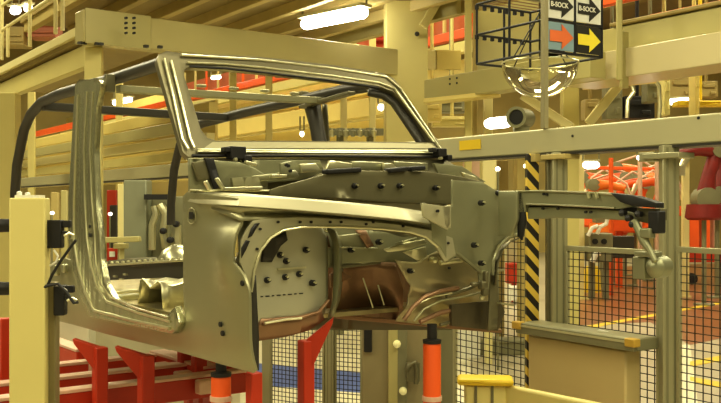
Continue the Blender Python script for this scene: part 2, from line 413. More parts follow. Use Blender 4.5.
# silver rail that wraps from the side round to the front
def railrow(f):
    return f
top = [(186, 192), (200, 192.5), (240, 194), (290, 197), (350, 202), (400, 207), (426, 211)]
rows = []
us = [0.0, 0.10, 0.34, 0.47, 0.50, 0.47, 0.44]
for i, (x, y) in enumerate(top):
    pl = side(0.0) if i < 3 else front(us[i]); out = -CR if i < 2 else ((-CR + CF).normalized() if i == 2 else CF)
    hgt = (9, 11, 12, 13, 13, 13, 13)[i]
    q_ = (0.1, 0.5, 1, 1, 1, 1, 1)[i]
    rows.append([pl.w(x, y) - out * 0.07 + Z * 0.003, pl.w(x, y) - out * 0.03, pl.w(x, y + hgt * .15) - out * 0.006 * q_, pl.w(x, y + hgt * .5) + out * 0.008 * q_, pl.w(x, y + hgt * .95) + out * 0.03 * q_, pl.w(x, y + hgt) + out * 0.03 * q_, pl.w(x, y + hgt + 1.5) - out * 0.02])
m.grid(rows)
m.build('cowl_rail', mat('cowl rail steel', (0.50, 0.475, 0.32), 0.42, 0.5, 0.08, 3, 0.1), car, solid=0.004, angle=32)
# shaded cowl face under the rail
m = MB(); rows = []
for (x, yt, yb) in ((212, 204, 209), (240, 207, 221), (290, 208, 220), (350, 213, 222), (400, 218, 227), (432, 222, 236)):
    a_ = front(0.40)
    if x < 240: rows.append([SP.w(x, yt, 0.004 * NS), SP.w(x, (yt + yb) / 2, -0.004 * NS), SP.w(x, yb, 0.004 * NS)])
    else: rows.append([front(0.45).w(x, yt), front(0.41).w(x, (yt + yb) / 2), front(0.435).w(x, yb)])
m.grid(rows); m.build('cowl_face', STEEL, car, solid=0.003, angle=70)
# arch flange around the dash opening
arch_in = [(250, 366), (249.5, 330), (250, 292), (253, 270), (259, 251), (269, 238), (282, 230), (300, 227), (340, 227), (380, 229), (408, 232), (424, 237), (436, 247), (444, 262)]
arch_out = [(455, 255), (452, 238), (434, 231), (400, 225), (350, 219.5), (300, 217), (262, 219), (252, 221), (247, 228), (241, 240), (239.5, 262), (245, 275), (247, 292), (247, 366)]
FL = front(0.44)
m = MB(); m.sheet(FL, arch_in + arch_out, step=0.03); m.build('arch_flange', mat('flange steel', (0.52, 0.50, 0.35), 0.38, 0.65, 0.08, 4, 0.1), car, solid=0.01, bevel=0.003, off=0)
m = MB(); m.grid([[FL.w(x, y) for x, y in arch_in[:12]], [FL.w(x, y) - CF * 0.07 + CR * 0.012 for x, y in arch_in[:12]], [FL.w(x, y) - CF * 0.16 for x, y in arch_in[:12]]])
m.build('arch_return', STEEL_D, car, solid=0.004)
m = MB(); m.sheet(FL, [(249.5, 300), (252, 280), (255, 275), (256, 300), (258, 335), (258, 370), (249.5, 370)], disp=lambda a, b: 0.008 * NF, smooth=False); m.build('arch_seal', TUBE, car, solid=0.01)
for poly in ([(240.5, 258), (240.5, 248), (245, 240), (249, 241), (245, 250)], [(247, 238), (250, 229), (254, 223.5), (259, 223), (255, 229), (251, 236)]):
    m = MB(); m.sheet(FL, poly, disp=lambda a, b: 0.008 * NF, smooth=False); m.build('slot', BLACK, car, solid=0.003)
for q in ((277, 222), (299, 222), (310, 222), (329, 222), (340, 222), (365, 224), (372, 222), (402, 226), (259, 229), (256, 249), (447, 243), (448, 268)): hole(FL, *q, 0.0055, s=NF, h=0.009)
m = MB(); m.tube([FL.w(*p, 0.012 * NF) for p in arch_in[2:13]], 0.005, 8); m.build('pressed_bead', STEEL_L, car)

m = MB(); m.sheet(front(0.39), [(236, 200), (262, 200), (262, 222), (249, 240), (250, 280), (240, 280)], smooth=False); m.build('corner_plate', STEEL_G, car)
m = MB(); m.sheet(front(0.42), [(489, 262), (496, 254), (499, 300), (497, 329), (488, 331), (490, 300)], smooth=False); m.build('apron_edge', STEEL_D, car, solid=0.01)
# dash upper panel (olive) with studs
DU = front(0.22)
m = MB(); m.sheet(DU, [(268, 190), (276, 187), (305, 179), (322, 174), (340, 171), (400, 171), (430, 172), (462, 177), (484, 182), (486, 200), (470, 204), (390, 203), (330, 198), (268, 197)],
                  disp=lambda a, b: NF * 0.03 * math.sin(max(0, min(1, a / 1.4)) * math.pi), step=0.05)
m.build('dash_upper_panel', STEEL_D, car, solid=0.01, bevel=0.003)
bm_ = None
def stud(pl, px, py, r=0.016, h=0.012):
    m = MB(); c = pl.w(px, py); n = pl.n * (1 if pl.n.dot(CF) > 0 else -1)
    m.lathe(c + n * h, n, [(-0.015, 0), (-0.015, r), (0.004, r), (0.006, r * .6), (0.02, r * .55), (0.022, 0)], 12)
    s_ = m.build('stud', BLACK, car)
    m = MB(); m.lathe(c + n * (h + 0.018) + Z * r * 0.2 - CR * r * .1, n, [(-0.006, 0), (-0.006, r * .45), (0.006, r * .4), (0.007, 0)], 10); m.build('stud_tip', STEEL_L, s_)
for q in ((350, 186), (376, 186), (395, 186), (431, 188)): stud(DU, *q, 0.013, 0.04)
for a, b in (((322, 172), (356, 170)), ((384, 171), (402, 169)), ((406, 169), (420, 168))):
    m = MB(); m.beam(DU.w(*a, .02), DU.w(*b, .02), 0.05, 0.022); m.build('sealing_strip', BLACK, car, bevel=0.006)
# pieces between windscreen foot and dash
DM = front(0.10)
for (poly, mm, pl) in (
    ([(190, 158), (212, 158), (216, 190), (190, 192)], STEEL_G, front(0.06)),
    ([(193, 162), (207, 160), (211, 178), (199, 181)], STEEL_D, front(0.09)),
    ([(205, 158), (214, 158), (222, 187), (215, 189)], BLACK, front(0.10)),
    ([(214, 160), (240, 162), (255, 168), (268, 176), (268, 190), (222, 190)], STEEL_G, front(0.08)),
    ([(232, 178), (258, 176), (262, 188), (234, 191)], STEEL, front(0.13)),
    ([(240, 160), (285, 160), (320, 160), (324, 172), (300, 180), (262, 183), (248, 172)], STEEL_G, front(0.05)),
    ([(252, 176), (276, 173), (296, 170), (300, 176), (280, 180), (256, 181)], PIL, front(0.12)),
    ([(281, 163), (292, 161), (292, 176), (282, 177)], STEEL_G, front(0.14)),
    ([(300, 164), (316, 163), (322, 171), (302, 173)], STEEL_L, front(0.10)),
    ([(330, 160), (352, 163), (352, 170), (326, 170)], STEEL_L, front(0.10)),
    ([(352, 161), (384, 162), (384, 171), (352, 170)], PIL, front(0.08)),
    ([(384, 163), (392, 163), (400, 170), (384, 170)], STEEL_L, front(0.11)),
    ([(394, 161), (428, 163), (428, 171), (396, 170)], PIL, front(0.08)),
    ([(434, 163), (462, 166), (486, 182), (440, 176)], STEEL_G, front(0.08)),
    ([(462, 172), (475, 176), (482, 183), (466, 179)], STEEL_L, front(0.16)),
    ):
    m = MB(); m.sheet(pl, poly, smooth=False); m.build('cowl_bracket', mm, car, solid=0.02, bevel=0.004)
m = MB(); m.sheet(front(-0.0), [(188, 158), (446, 160), (484, 183), (486, 205), (190, 200)], step=0.2); m.build('cowl_bulkhead', STEEL_D, car, solid=0.006)
for (a, b) in (((205, 181), (210, 190)), ((216, 178), (224, 190)), ((245, 162), (256, 165)), ((271, 176), (286, 176)), ((222, 189), (262, 188))):
    m = MB(); m.beam(front(0.17).w(*a), front(0.17).w(*b), 0.02, 0.014); m.build('clip', STEEL_L, car, bevel=0.003)
for q in ((287, 166), (289, 171), (285, 165)): hole(front(0.16), *q, 0.007, s=NF)
m = MB(); m.tube([front(0.16).w(*p) for p in ((190, 190), (205, 191), (225, 190), (255, 191), (290, 190))], 0.005, 6); m.build('pressed_bead', STEEL_L, car)

# footwell, tunnel mouth, toe board
FW = front(0.30)
def dfw(a, b):
    d = -0.9 * max(0, -0.44 - b) ** 1.6
    d -= 0.5 * max(0, a - 0.36) ** 1.3
    return d * NF
m = MB(); m.sheet(FW, [(254, 330), (252, 262), (262, 240), (285, 227), (326, 227), (334, 240), (334, 300), (329, 318), (314, 330), (290, 337), (264, 341)], disp=dfw, step=0.025)
m.build('footwell_panel', mat('footwell steel', (0.54, 0.53, 0.40), 0.45, 0.45, 0.08, 4, 0.08), car, solid=0.01, off=0, angle=60)
for q in ((305, 250), (279, 255), (285, 261), (284, 277), (298, 274), (266, 280), (312, 283)): stud(FW, *q, 0.0135, 0.01)
m = MB(); m.beam(FW.w(275, 269, 0.02 * NF), FW.w(303, 267, 0.02 * NF), 0.01, 0.008); m.build('footwell_slot', STEEL_L, car)
m = MB()
for k in range(8): m.box(FW.w(261 + k * 5.6, 296.5 - k * 0.45, 0.007 * NF), (0.018 if k % 2 else 0.010, 0.004, 0.004), CR)
m.build('spot_weld_line', BLACK, car)
m = MB(); m.sheet(FW, [(262, 247), (272, 236), (284, 231), (286, 240), (279, 246), (270, 262), (260, 262)], disp=lambda a, b: 0.014 * NF); m.build('sound_pad', TUBE, car, solid=0.008)
m = MB(); m.tube([FW.w(*p, 0.006 * NF) for p in ((262, 324), (275, 319), (300, 317), (318, 312), (328, 300))], 0.008, 8); m.build('brown_reflection_bead', STEEL_B, car)  # brown strip painted in for a reflection on the footwell
m = MB(); m.sheet(front(0.31), [(258, 326), (262, 319), (300, 317), (322, 311), (326, 320), (312, 331), (288, 338), (262, 342)], disp=lambda a, b: (-0.9 * max(0, -0.44 - b) ** 1.6) * NF); m.build('footwell_toe', STEEL_B, car, solid=0.006)  # brown band carries the red reflection as colour
m = MB(); m.tube([FW.w(*p, 0.012 * NF) for p in ((300, 318), (285, 319), (263, 323))], 0.006, 8); m.build('pressed_bead', STEEL_L, car)
m = MB(); m.grid([[FW.w(x, y, 0.004) for x, y in ((326, 228), (333, 245), (333, 280), (332, 300), (327, 318))], [FW.w(x + 4, y, 0.03 * NF) for x, y in ((326, 230), (331, 245), (331, 280), (329, 300), (324, 316))], [front(0.15).w(x, y) for x, y in ((338, 232), (343, 245), (343, 280), (340, 300), (334, 316))]])
m.build('tunnel_side', STEEL_G, car, solid=0.006, angle=70)
# dash centre
DC = front(0.20)
m = MB(); m.sheet(DC, [(326, 226), (400, 228), (440, 236), (446, 262), (420, 268), (392, 262), (370, 262), (345, 268), (330, 268)], step=0.03, disp=lambda a, b: NF * 0.02 * math.sin(a * 9)); m.build('dash_centre_panel', STEEL_G, car, solid=0.008)
m = MB(); m.beam(DC.w(332, 247, 0.02 * NF), DC.w(375, 248, 0.02 * NF), 0.01, 0.006); m.beam(DC.w(328, 237, 0.03 * NF), DC.w(356, 234, 0.03 * NF), 0.02, 0.01); m.beam(DC.w(320, 229, 0.04 * NF), DC.w(332, 236, 0.04 * NF), 0.02, 0.012)
m.build('dash_swage', PIL, car, bevel=0.003)
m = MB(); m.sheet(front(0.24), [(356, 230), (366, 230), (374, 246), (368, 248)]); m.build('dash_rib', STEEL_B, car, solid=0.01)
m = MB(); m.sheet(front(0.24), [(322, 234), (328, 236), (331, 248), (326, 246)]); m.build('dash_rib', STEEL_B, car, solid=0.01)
stud(front(0.22), 350, 250, 0.012); stud(front(0.24), 378, 242, 0.014)
TB = front(0.28)
for (poly, mm, hh) in (([(380, 249), (400, 243), (420, 239), (424, 243), (404, 250), (384, 252)], STEEL_L, 0.03), ([(398, 252), (420, 246), (424, 262), (414, 261)], STEEL_L, 0.04), ([(393, 243), (418, 236), (424, 236), (400, 245)], PIL, 0.02)):
    m = MB(); m.sheet(TB, poly, smooth=False, disp=lambda a, b: hh * NF); m.build('mounting_bracket', mm, car, solid=0.012, bevel=0.003)
# transmission tunnel, red reflection painted in as brown, sloping back towards its lower edge
def pw(u, x, y): return front(u).w(x, y)
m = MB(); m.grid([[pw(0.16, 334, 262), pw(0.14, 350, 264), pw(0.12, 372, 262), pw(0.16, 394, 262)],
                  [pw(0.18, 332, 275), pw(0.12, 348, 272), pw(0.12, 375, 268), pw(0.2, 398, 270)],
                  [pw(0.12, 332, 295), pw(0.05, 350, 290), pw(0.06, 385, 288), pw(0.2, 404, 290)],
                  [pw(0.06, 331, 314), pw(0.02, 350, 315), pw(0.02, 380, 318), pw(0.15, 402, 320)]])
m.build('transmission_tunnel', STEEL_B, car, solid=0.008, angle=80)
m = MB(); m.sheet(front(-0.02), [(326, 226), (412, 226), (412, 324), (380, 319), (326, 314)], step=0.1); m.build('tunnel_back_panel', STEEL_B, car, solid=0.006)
m = MB(); m.sheet(front(0.2), [(330, 274), (340, 270), (352, 277), (340, 283), (331, 288)]); m.build('tunnel_reflection_patch', STEEL_B, car, solid=0.006)  # added patch, its brown imitates a reddish reflection on the tunnel
for (a, b) in (((363, 278), (373, 308)), ((378, 285), (384, 305))):
    m = MB(); m.tube([front(0.18).w(*a), front(0.18).w(*b)], 0.004, 6); m.build('tunnel_rib', PIL, car)
m = MB(); m.beam(front(0.2).w(334, 268), front(0.2).w(380, 262), 0.02, 0.015); m.build('tunnel_rim', STEEL_D, car, bevel=0.004)
# toe board right
def dtb(a, b): return NF * (0.05 * math.sin(max(0, (a - 0.78)) * 6) - 0.7 * max(0, -0.36 - b) ** 1.4 + 0.01 * math.sin(b * 60 + a * 25) * (1 if b < -0.36 else 0))
m = MB(); m.sheet(TB, [(392, 260), (410, 262), (428, 252), (440, 248), (470, 262), (500, 270), (502, 300), (498, 330), (450, 328), (400, 322), (406, 300), (404, 285)], disp=dtb, step=0.02)
m.build('toe_board', mat('toe board steel', (0.42, 0.37, 0.22), 0.36, 0.6, 0.15, 8, 0.3), car, solid=0.008, angle=70)
for pts, r_, mm in ((((404, 320), (412, 308), (424, 297), (440, 291), (458, 288)), .011, STEEL_B), (((414, 321), (424, 309), (440, 301), (468, 296), (490, 290)), .006, STEEL), (((420, 322), (440, 313), (462, 308), (488, 306)), .012, STEEL_B),
                    (((408, 316), (418, 304), (432, 297), (452, 293)), .004, STEEL_L), (((440, 325), (465, 318), (494, 314)), .009, STEEL_D), (((446, 296), (470, 288), (486, 280)), .010, STEEL_D)):
    m = MB(); m.tube([front(0.335 + 0.01 * (i % 2)).w(*p) for i, p in enumerate(pts)], r_, 8); m.build('toe_board_streak', mm, car)  # the brown streaks are reflections on the toe board, drawn as coloured tubes
stud(front(0.35), 411, 271, 0.012, 0.0)
m = MB(); m.lathe(front(0.36).w(434, 260), CF, [(-0.02, 0.014), (0.01, 0.014), (0.015, 0)], 12); m.tube([front(0.38).w(440, 263), front(0.38).w(462, 260)], 0.012, 10); m.build('pedal_pivot', STEEL_L, car)
m = MB(); m.sheet(front(0.37), [(443, 252), (452, 250), (456, 258), (446, 258)]); m.build('slot', BLACK, car, solid=0.005)
m = MB(); m.beam(front(0.42).w(456, 252), front(0.42).w(480, 272), 0.015, 0.012); m.tube([front(0.42).w(480, 272), front(0.42).w(504, 270)], 0.006); m.build('brace_rib', PIL, car)
# outer apron, far side
AP = front(0.43)
m = MB(); m.sheet(AP, [(428, 208), (452, 206), (452, 180), (484, 182), (494, 190), (520, 194), (520, 236), (508, 238), (499, 246), (494, 258), (490, 275), (489, 290), (482, 288), (480, 268), (458, 256), (446, 262), (438, 247), (430, 240)],
                  step=0.03, disp=lambda a, b: NF * 0.02 * math.sin(a * 14)); m.build('apron_panel', STEEL_G, car, solid=0.01, bevel=0.003)
m = MB(); m.sheet(front(0.50), [(422, 203), (450, 207), (450, 222), (448, 230), (424, 217)], smooth=False); m.sheet(front(0.50), [(442, 207), (451, 205), (451, 228), (446, 228)], smooth=False); m.build('bonnet_hinge_plate', STEEL_L if 0 else MATS['cowl rail steel'], car, solid=0.012, bevel=0.003)
hole(front(0.5), 436, 211, 0.007, s=NF, h=0.012)
for q in ((479, 203), (472, 245), (479, 263), (496, 193)): stud(AP, *q, 0.013, 0.02)
for q in ((503, 219), (506, 223), (509, 217)): stud(AP, *q, 0.010, 0.02)
m = MB(); m.grid([[AP.w(x, y, 0.02 * NF) for x, y in ((520, 236), (508, 240), (499, 250), (494, 264), (492, 285))], [AP.w(x + 6, y + 2, -0.08 * NF) for x, y in ((520, 238), (508, 243), (500, 252), (497, 264), (496, 285))]]); m.build('wheel_arch_return', STEEL_D, car, solid=0.006)
m = MB(); m.tube([AP.w(*p, 0.025 * NF) for p in ((519, 233), (505, 236), (495, 246), (490, 260), (489, 275))], 0.007, 8); m.build('pressed_bead', PIL, car)
m = MB(); c0 = front(0.46).w(483, 285)
m.box(c0, (0.04, 0.04, 0.04), CR); m.box(c0 + V((-0.03, 0, 0.005)), (0.07, 0.03, 0.018), CR); m.box(c0 + V((0.012, 0, 0.035)), (0.02, 0.03, 0.06), CR); m.box(c0 + V((0.008, 0, -0.03)), (0.03, 0.03, 0.04), CR)
m.build('steering_bracket', STEEL_D, car, bevel=0.008)
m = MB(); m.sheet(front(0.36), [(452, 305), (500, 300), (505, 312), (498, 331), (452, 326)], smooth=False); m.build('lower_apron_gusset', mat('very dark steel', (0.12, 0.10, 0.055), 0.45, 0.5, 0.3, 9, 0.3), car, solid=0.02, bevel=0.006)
m = MB(); m.lathe(front(0.44).w(481, 297), CF, [(0, 0.014), (0.01, 0.014), (0.015, 0)], 10); m.beam(front(0.44).w(499, 303), front(0.44).w(512, 305), 0.03, 0.008); m.build('clip', STEEL_L, car)
# lower edge flange under the floor
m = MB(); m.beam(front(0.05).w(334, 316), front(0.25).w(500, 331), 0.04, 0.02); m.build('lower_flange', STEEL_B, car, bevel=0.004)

# front structure rail, far side, running forward
SR = side(1.36)
NR = 1 if SR.n.dot(-CR) > 0 else -1
m = MB()
m.sheet(SR, [(505, 191), (540, 190), (600, 192), (622, 194), (630, 197), (640, 206), (622, 209), (560, 206), (530, 205), (530, 212), (505, 212)], disp=lambda a, b: 0.03 * NR, smooth=False)
upr = m.build('front_upper_rail', STEEL_G, car, solid=0.07, bevel=0.004, off=-1, smooth=False)
m = MB(); m.sheet(SR, [(530, 207), (560, 207), (630, 211), (640, 214), (640, 221), (600, 219), (560, 218), (530, 219)], disp=lambda a, b: 0.015 * NR, smooth=False); m.build('front_lower_rail', STEEL_G, car, solid=0.06, bevel=0.004, smooth=False)
m = MB(); m.tube([SR.w(*p, 0.034 * NR) for p in ((508, 192), (540, 191), (600, 193), (620, 195))], 0.005, 6); m.tube([SR.w(*p, 0.034 * NR) for p in ((532, 204), (560, 205), (620, 208))], 0.005, 6); m.build('pressed_bead', PIL, upr)
m = MB(); m.beam(SR.w(530, 206.5, -0.005 * NR), SR.w(638, 210, -0.005 * NR), 0.02, 0.02); m.build('rail_gap', BLACK, upr)
m = MB(); m.sheet(SR, [(505, 191), (524, 191), (524, 219), (518, 236), (505, 236)], disp=lambda a, b: 0.045 * NR, smooth=False); m.build('rail_root_plate', STEEL_G, car, solid=0.02, bevel=0.004)
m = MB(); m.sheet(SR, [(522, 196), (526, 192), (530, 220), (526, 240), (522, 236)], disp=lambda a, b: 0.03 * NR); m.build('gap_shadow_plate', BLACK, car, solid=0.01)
m = MB(); m.sheet(SR, [(618, 193), (642, 196), (664, 203), (664, 208), (640, 206), (628, 202)], disp=lambda a, b: 0.05 * NR, smooth=False); m.build('headlamp_bracket', BLACK, car, solid=0.05, bevel=0.005)
m = MB(); m.sheet(SR, [(640, 208), (664, 209), (664, 220), (655, 224), (640, 221)], disp=lambda a, b: 0.02 * NR, smooth=False); m.build('front_end_plate', STEEL_D, car, solid=0.04, bevel=0.005)
for q in ((549, 194), (552, 194.5), (548, 208.5), (563, 208.5), (591, 212), (596, 212)): hole(SR, *q, 0.006, s=NR, h=0.034)
m = MB()
for q in (594, 602): m.beam(SR.w(q, 192, 0.04 * NR), SR.w(q + 2, 198, 0.04 * NR), 0.01, 0.012)
m.build('rail_clip', STEEL_L, car)
for q in ((630, 213), (636, 218), (646, 214), (640, 224)):
    m = MB(); m.lathe(SR.w(*q, 0.05 * NR), -CR, [(-0.02, 0.012), (0.006, 0.014), (0.012, 0.006), (0.02, 0)], 10); m.build('rail_bolt', BLACK, car)
m = MB(); m.tube([SR.w(x, y, 0.04 * NR) for x, y in ((640, 220), (644, 228), (650, 240), (656, 250), (662, 262))], [0.02, 0.016, 0.02, 0.014, 0.012], 10)
m.box(SR.w(654, 233, 0.04 * NR), (0.05, 0.04, 0.04), CF); m.build('hanging_bracket', STEEL_G, car, bevel=0.006)
m = MB(); m.box(SR.w(660, 222, 0.02), (0.05, 0.05, 0.09), CF); m.build('hanging_block', BLACK, car, bevel=0.006)
m = MB(); m.lathe(SR.w(655, 267, -0.03), -CR, [(-0.04, 0.03), (-0.03, 0.045), (0.03, 0.045), (0.05, 0.03), (0.06, 0)], 16); m.box(SR.w(640, 268, -0.02), (0.06, 0.06, 0.09), CF)
m.box(SR.w(648, 254), (0.10, 0.05, 0.02), CF); m.build('hanging_actuator', STEEL_G, car, bevel=0.004)

# ================================================================ CARRIER UNDER THE BODY
carr = thing('body_carrier', 'red steel carrier frame with pale top rails below the car body', 'carrier', C(-1.2, 0.8, -2.0))
def at_w(px, py, w):     # point on a horizontal plane
    r = ray(px, py); t = w / r.z; return CAM + r * t
WC = -1.05
for (px, py) in ((60, 375), (60, 389), (60, 404)):
    p = at_w(px, py, WC); a = p - CR * 1.3; b = p + CR * (1.25 if py < 404 else 1.1)
    m = MB(); m.beam(a, b, 0.09, 0.12); r_ = m.build('cross_rail', RED, carr, bevel=0.006)
    m = MB(); m.beam(a + Z * 0.068, b + Z * 0.068, 0.10, 0.018); m.build('rail_top', PINK, r_, bevel=0.003)
for (px, py, L) in ((38, 345, 1.6), (185, 372, 0.6)):
    p = at_w(px, py, WC + 0.0); m = MB(); m.beam(p - CF * L * .7, p + CF * L * 0.6, 0.10, 0.14); r_ = m.build('long_rail', RED, carr, bevel=0.006)
    m = MB(); m.beam(p - CF * L * .7 + Z * 0.08, p + CF * L * 0.6 + Z * 0.08, 0.11, 0.018); m.build('rail_top', PINK, r_, bevel=0.003)
for (px, py) in ((60, 375), (60, 389), (60, 404)):
    p = at_w(px, py, WC)
    for s_ in (0.2, 0.9):
        q = p + CR * s_; m = MB(); m.beam(V((q.x, q.y, 0)), q - Z * 0.05, 0.09, 0.09); m.build('leg', RED, carr)
for k in range(6):
    m = MB(); m.box(at_w(95 + k * 22, 372 + (k % 3) * 9, WC) + Z * 0.02, (0.10, 0.07, 0.08), CR); m.build('locating_block', PINK, carr, bevel=0.01)
for k in range(4):
    m = MB(); m.box(at_w(185 + k * 14, 358 + (k % 2) * 6, WC + 0.1), (0.08, 0.07, 0.10), CR); m.build('clamp_block', RED, carr, bevel=0.01)
m = MB(); m.tube([at_w(60, 396, WC) + CR * s_ + Z * 0.03 * math.sin(s_ * 9) - Z * 0.02 for s_ in [i * 0.1 for i in range(12)]], 0.02, 8); m.build('air_hose', BLACK, carr)

def redpost(px, ytop, Y, wpx, gus, label):
    base = P(px, 205, Y); base.z = 0; w = wpx / FOC * Y
    zt = P(px, ytop, Y).z
    t = thing('support_post', label, 'post', base, 'red fixture posts under the body')
    m = MB(); m.beam(base, V((base.x, base.y, zt)), w * 0.9, w); m.build('column', RED, t, bevel=0.006)
    if gus:
        top = V((base.x, base.y, zt)); s_ = gus
        m = MB()
        pts = [top + V((0, 0, 0)), top + V((s_, 0, 0.10 if s_ > 0 else 0.045)), top + V((s_ * 0.95, 0, 0.07 if s_ > 0 else 0.02)), top + V((s_ * 0.3, 0, -0.10)), top + V((0, 0, -0.14))]
        m.poly([p_ - V((0, 0.02, 0)) for p_ in pts], (0, 0.05, 0)); m.build('gusset', RED, t, bevel=0.003)
    return t
redpost(100, 347, 5.0, 14, -0.14, 'red support post with triangular gusset, leftmost under the door sill')
redpost(146, 355, 4.7, 15, -0.15, 'red support post with gusset under the middle of the door sill')
redpost(254, 372, 3.9, 14, 0, 'short red support post below the front corner of the body side')
redpost(306, 340, 4.1, 14, 0.12, 'red support post with gusset bent right beneath the footwell')
redpost(5, 318, 5.6, 12, 0, 'red post at left edge behind the cream sensor column')
def jack(px, ytop, Y, wpx, rodtop, label):
    base = P(px, 205, Y); base.z = 0; r = wpx / FOC * Y / 2; zt = P(px, ytop, Y).z; zr = P(px, rodtop, Y).z
    t = thing('jack_stand', label, 'jack', base, 'orange jacks under the body')
    m = MB(); m.lathe(base, Z, [(0, r * 1.5), (0.03, r * 1.5), (0.035, r), (zt - 0.01, r), (zt, r * 0.9), (zt + .001, 0)], 24); m.build('cylinder', ORANGE, t)
    m = MB(); m.lathe(V((base.x, base.y, zt)), Z, [(0, r * 1.02), (0.015, r * 1.05), (0.02, r * 0.55), (zr - zt, r * 0.55), (zr - zt + 0.001, 0)], 20); m.build('piston_rod', BLACK, t)
    zf = P(px, 398, Y).z
    m = MB(); m.lathe(V((base.x, base.y, zf - 0.012)), Z, [(0, r), (0.001, r * 1.12), (0.022, r * 1.12), (0.023, r)], 24); m.build('collar', PINK, t)
    return t
jack(221, 376, 4.0, 20, 362, 'orange cylindrical jack with a black cap under the cowl side')
jack(432, 343, 4.3, 18, 324, 'tall orange cylindrical jack with black piston rod under the toe board')

# ================================================================ FOREGROUND LEFT SENSOR COLUMN
b0 = P(30, 205, 4.0); b0.z = 0
sc = thing('sensor_column', 'cream square sensor column standing left of the car body with black switches', 'column', b0)
zt = P(30, 198, 4.0).z
m = MB(); m.box((b0.x, b0.y, zt / 2), (0.145, 0.11, zt), V((1, 0.12, 0))); m.build('post', CREAM, sc, bevel=0.006)
m = MB(); m.box((b0.x - 0.0, b0.y, zt + 0.006), (0.10, 0.08, 0.012)); m.lathe((b0.x - .045, b0.y, zt + 0.01), Z, [(0, 0.012), (0.015, 0.012), (0.02, 0)], 8); m.lathe((b0.x - .01, b0.y, zt + 0.01), Z, [(0, 0.012), (0.012, 0.012), (0.015, 0)], 8); m.build('cap_plate', WHITE, sc)
m = MB(); zb = 2 + (205 - 315) / FOC * 4
x_ = P(53, 205, 4.05)
m.box((x_.x, x_.y, (P(0, 282, 4.05).z) / 2), (0.04, 0.06, P(0, 282, 4.05).z)); m.build('rail', mat('dull brown rail', (0.28, 0.24, 0.12), 0.4, 0.3), sc, bevel=0.004)
for (x0, y0, x1, y1) in ((47, 220, 63, 248), (55, 285, 66, 315)):
    a, b = P(x0, y0, 4.02), P(x1, y1, 4.02); m = MB(); m.box((a + b) / 2, (b.x - a.x, 0.05, a.z - b.z)); so = m.build('sensor_head', BLACK, sc, bevel=0.005)
    m = MB(); c = P(x1 + 4, y0 + 4, 4.02); m.box(c, (0.035, 0.03, 0.03)); m.beam(P(x1 - 1, y0 + 12, 4.0), P(x1 + 9, y0 + 13, 4.0), 0.012, 0.012); m.build('connector', BLACK, so, bevel=0.003)
    m = MB(); m.tube([P(x1 + 1, y0 + 16, 3.98), P(x1 + 6, y0 + 13, 3.98), P(x1 + 10, y0 + 15, 3.98), P(x1 + 9, y0 + 19, 3.98)], 0.006, 8); m.build('plug', STEEL_L, so)
for (x0, y0, x1, y1) in ((0, 218, 13, 233), (0, 280, 13, 297)):
    a, b = P(x0 - 4, y0, 4.1), P(x1, y1, 4.1); m = MB(); m.tube([V((a.x, a.y, (a.z + b.z) / 2)), V((b.x - 0.012, a.y, (a.z + b.z) / 2)), V((b.x + 0.01, a.y, (a.z + b.z) / 2))], [0.030, 0.028, 0.016], 12); m.build('knob', BLACK, sc)
m = MB(); m.tube([P(x, y, 3.97) for x, y in ((76, 240), (70, 248), (60, 262), (52, 275), (47, 287))], 0.006, 8)
m.tube([P(x, y, 3.96) for x, y in ((44, 287), (50, 285), (58, 284), (66, 292), (74, 303), (78, 302))], 0.007, 8); m.build('cable', BLACK, sc)
m = MB(); m.tube([P(x, y, 4.0) for x, y in ((54, 250), (58, 256), (56, 262), (50, 266))], 0.005, 8); m.tube([P(x, y, 4.0) for x, y in ((50, 285), (60, 286), (66, 290), (68, 296))], 0.005, 8); m.build('hose', WHITE, sc)
# silver rear hinge bits behind the sensors
m = MB()
for q in ((62, 270, .05), (70, 268, .04), (66, 262, .03)): m.box(SP.w(q[0], q[1], 0.03 * NS), (q[2], 0.03, q[2] * 1.2), CF)
m.build('hinge_mount', PIL, car, bevel=0.008)

# ================================================================ LINE BEAM, POSTS, GUARD FENCE
LB = Plane(P(545, 205, 5.85), LF, Z)
def lp(px, py, h=0): return LB.w(px, py, h)
NL = 1 if LB.n.dot(-LR) > 0 else -1
lb0 = lp(545, 205); lb0.z = 0
beam = thing('line_beam', 'long grey box beam above the fence running behind the car body', 'beam', V((lb0.x, lb0.y, 2.3)))
a = LB.at(760, 205)[0]; b = LB.at(10, 205)[0]
zb, zt_ = P(0, 153.5, 5.85).z, P(0, 129, 5.85).z
m = MB(); m.box(LB.pt((a + b) / 2, (zb + zt_) / 2 - 2, 0) - LR * -0.06, (a - b, 0.14, zt_ - zb), LF); m.build('box_section', GREYP, beam, bevel=0.01)
m = MB(); m.box(LB.pt((a + b) / 2, zb - 2 - 0.006, 0) + LR * 0.06, (a - b, 0.15, 0.012), LF); m.build('bottom_edge', TUBE, beam)
m = MB(); c1, c2 = LB.at(461, 139), LB.at(482, 149); m.box(LB.pt((c1[0] + c2[0]) / 2, zb - 2 + 0.09, 0.012 * NL), (abs(c1[0] - c2[0]), 0.006, 0.065), LF); m.build('yellow_sticker', YEL, beam)
m = MB()
for q in ((574, 136), (700, 118)): m.lathe(lp(*q, 0.012 * NL), -LR, [(-0.004, 0.008), (0.003, 0.008), (0.004, 0)], 10)
m.build('bolt_hole', BLACK, beam)
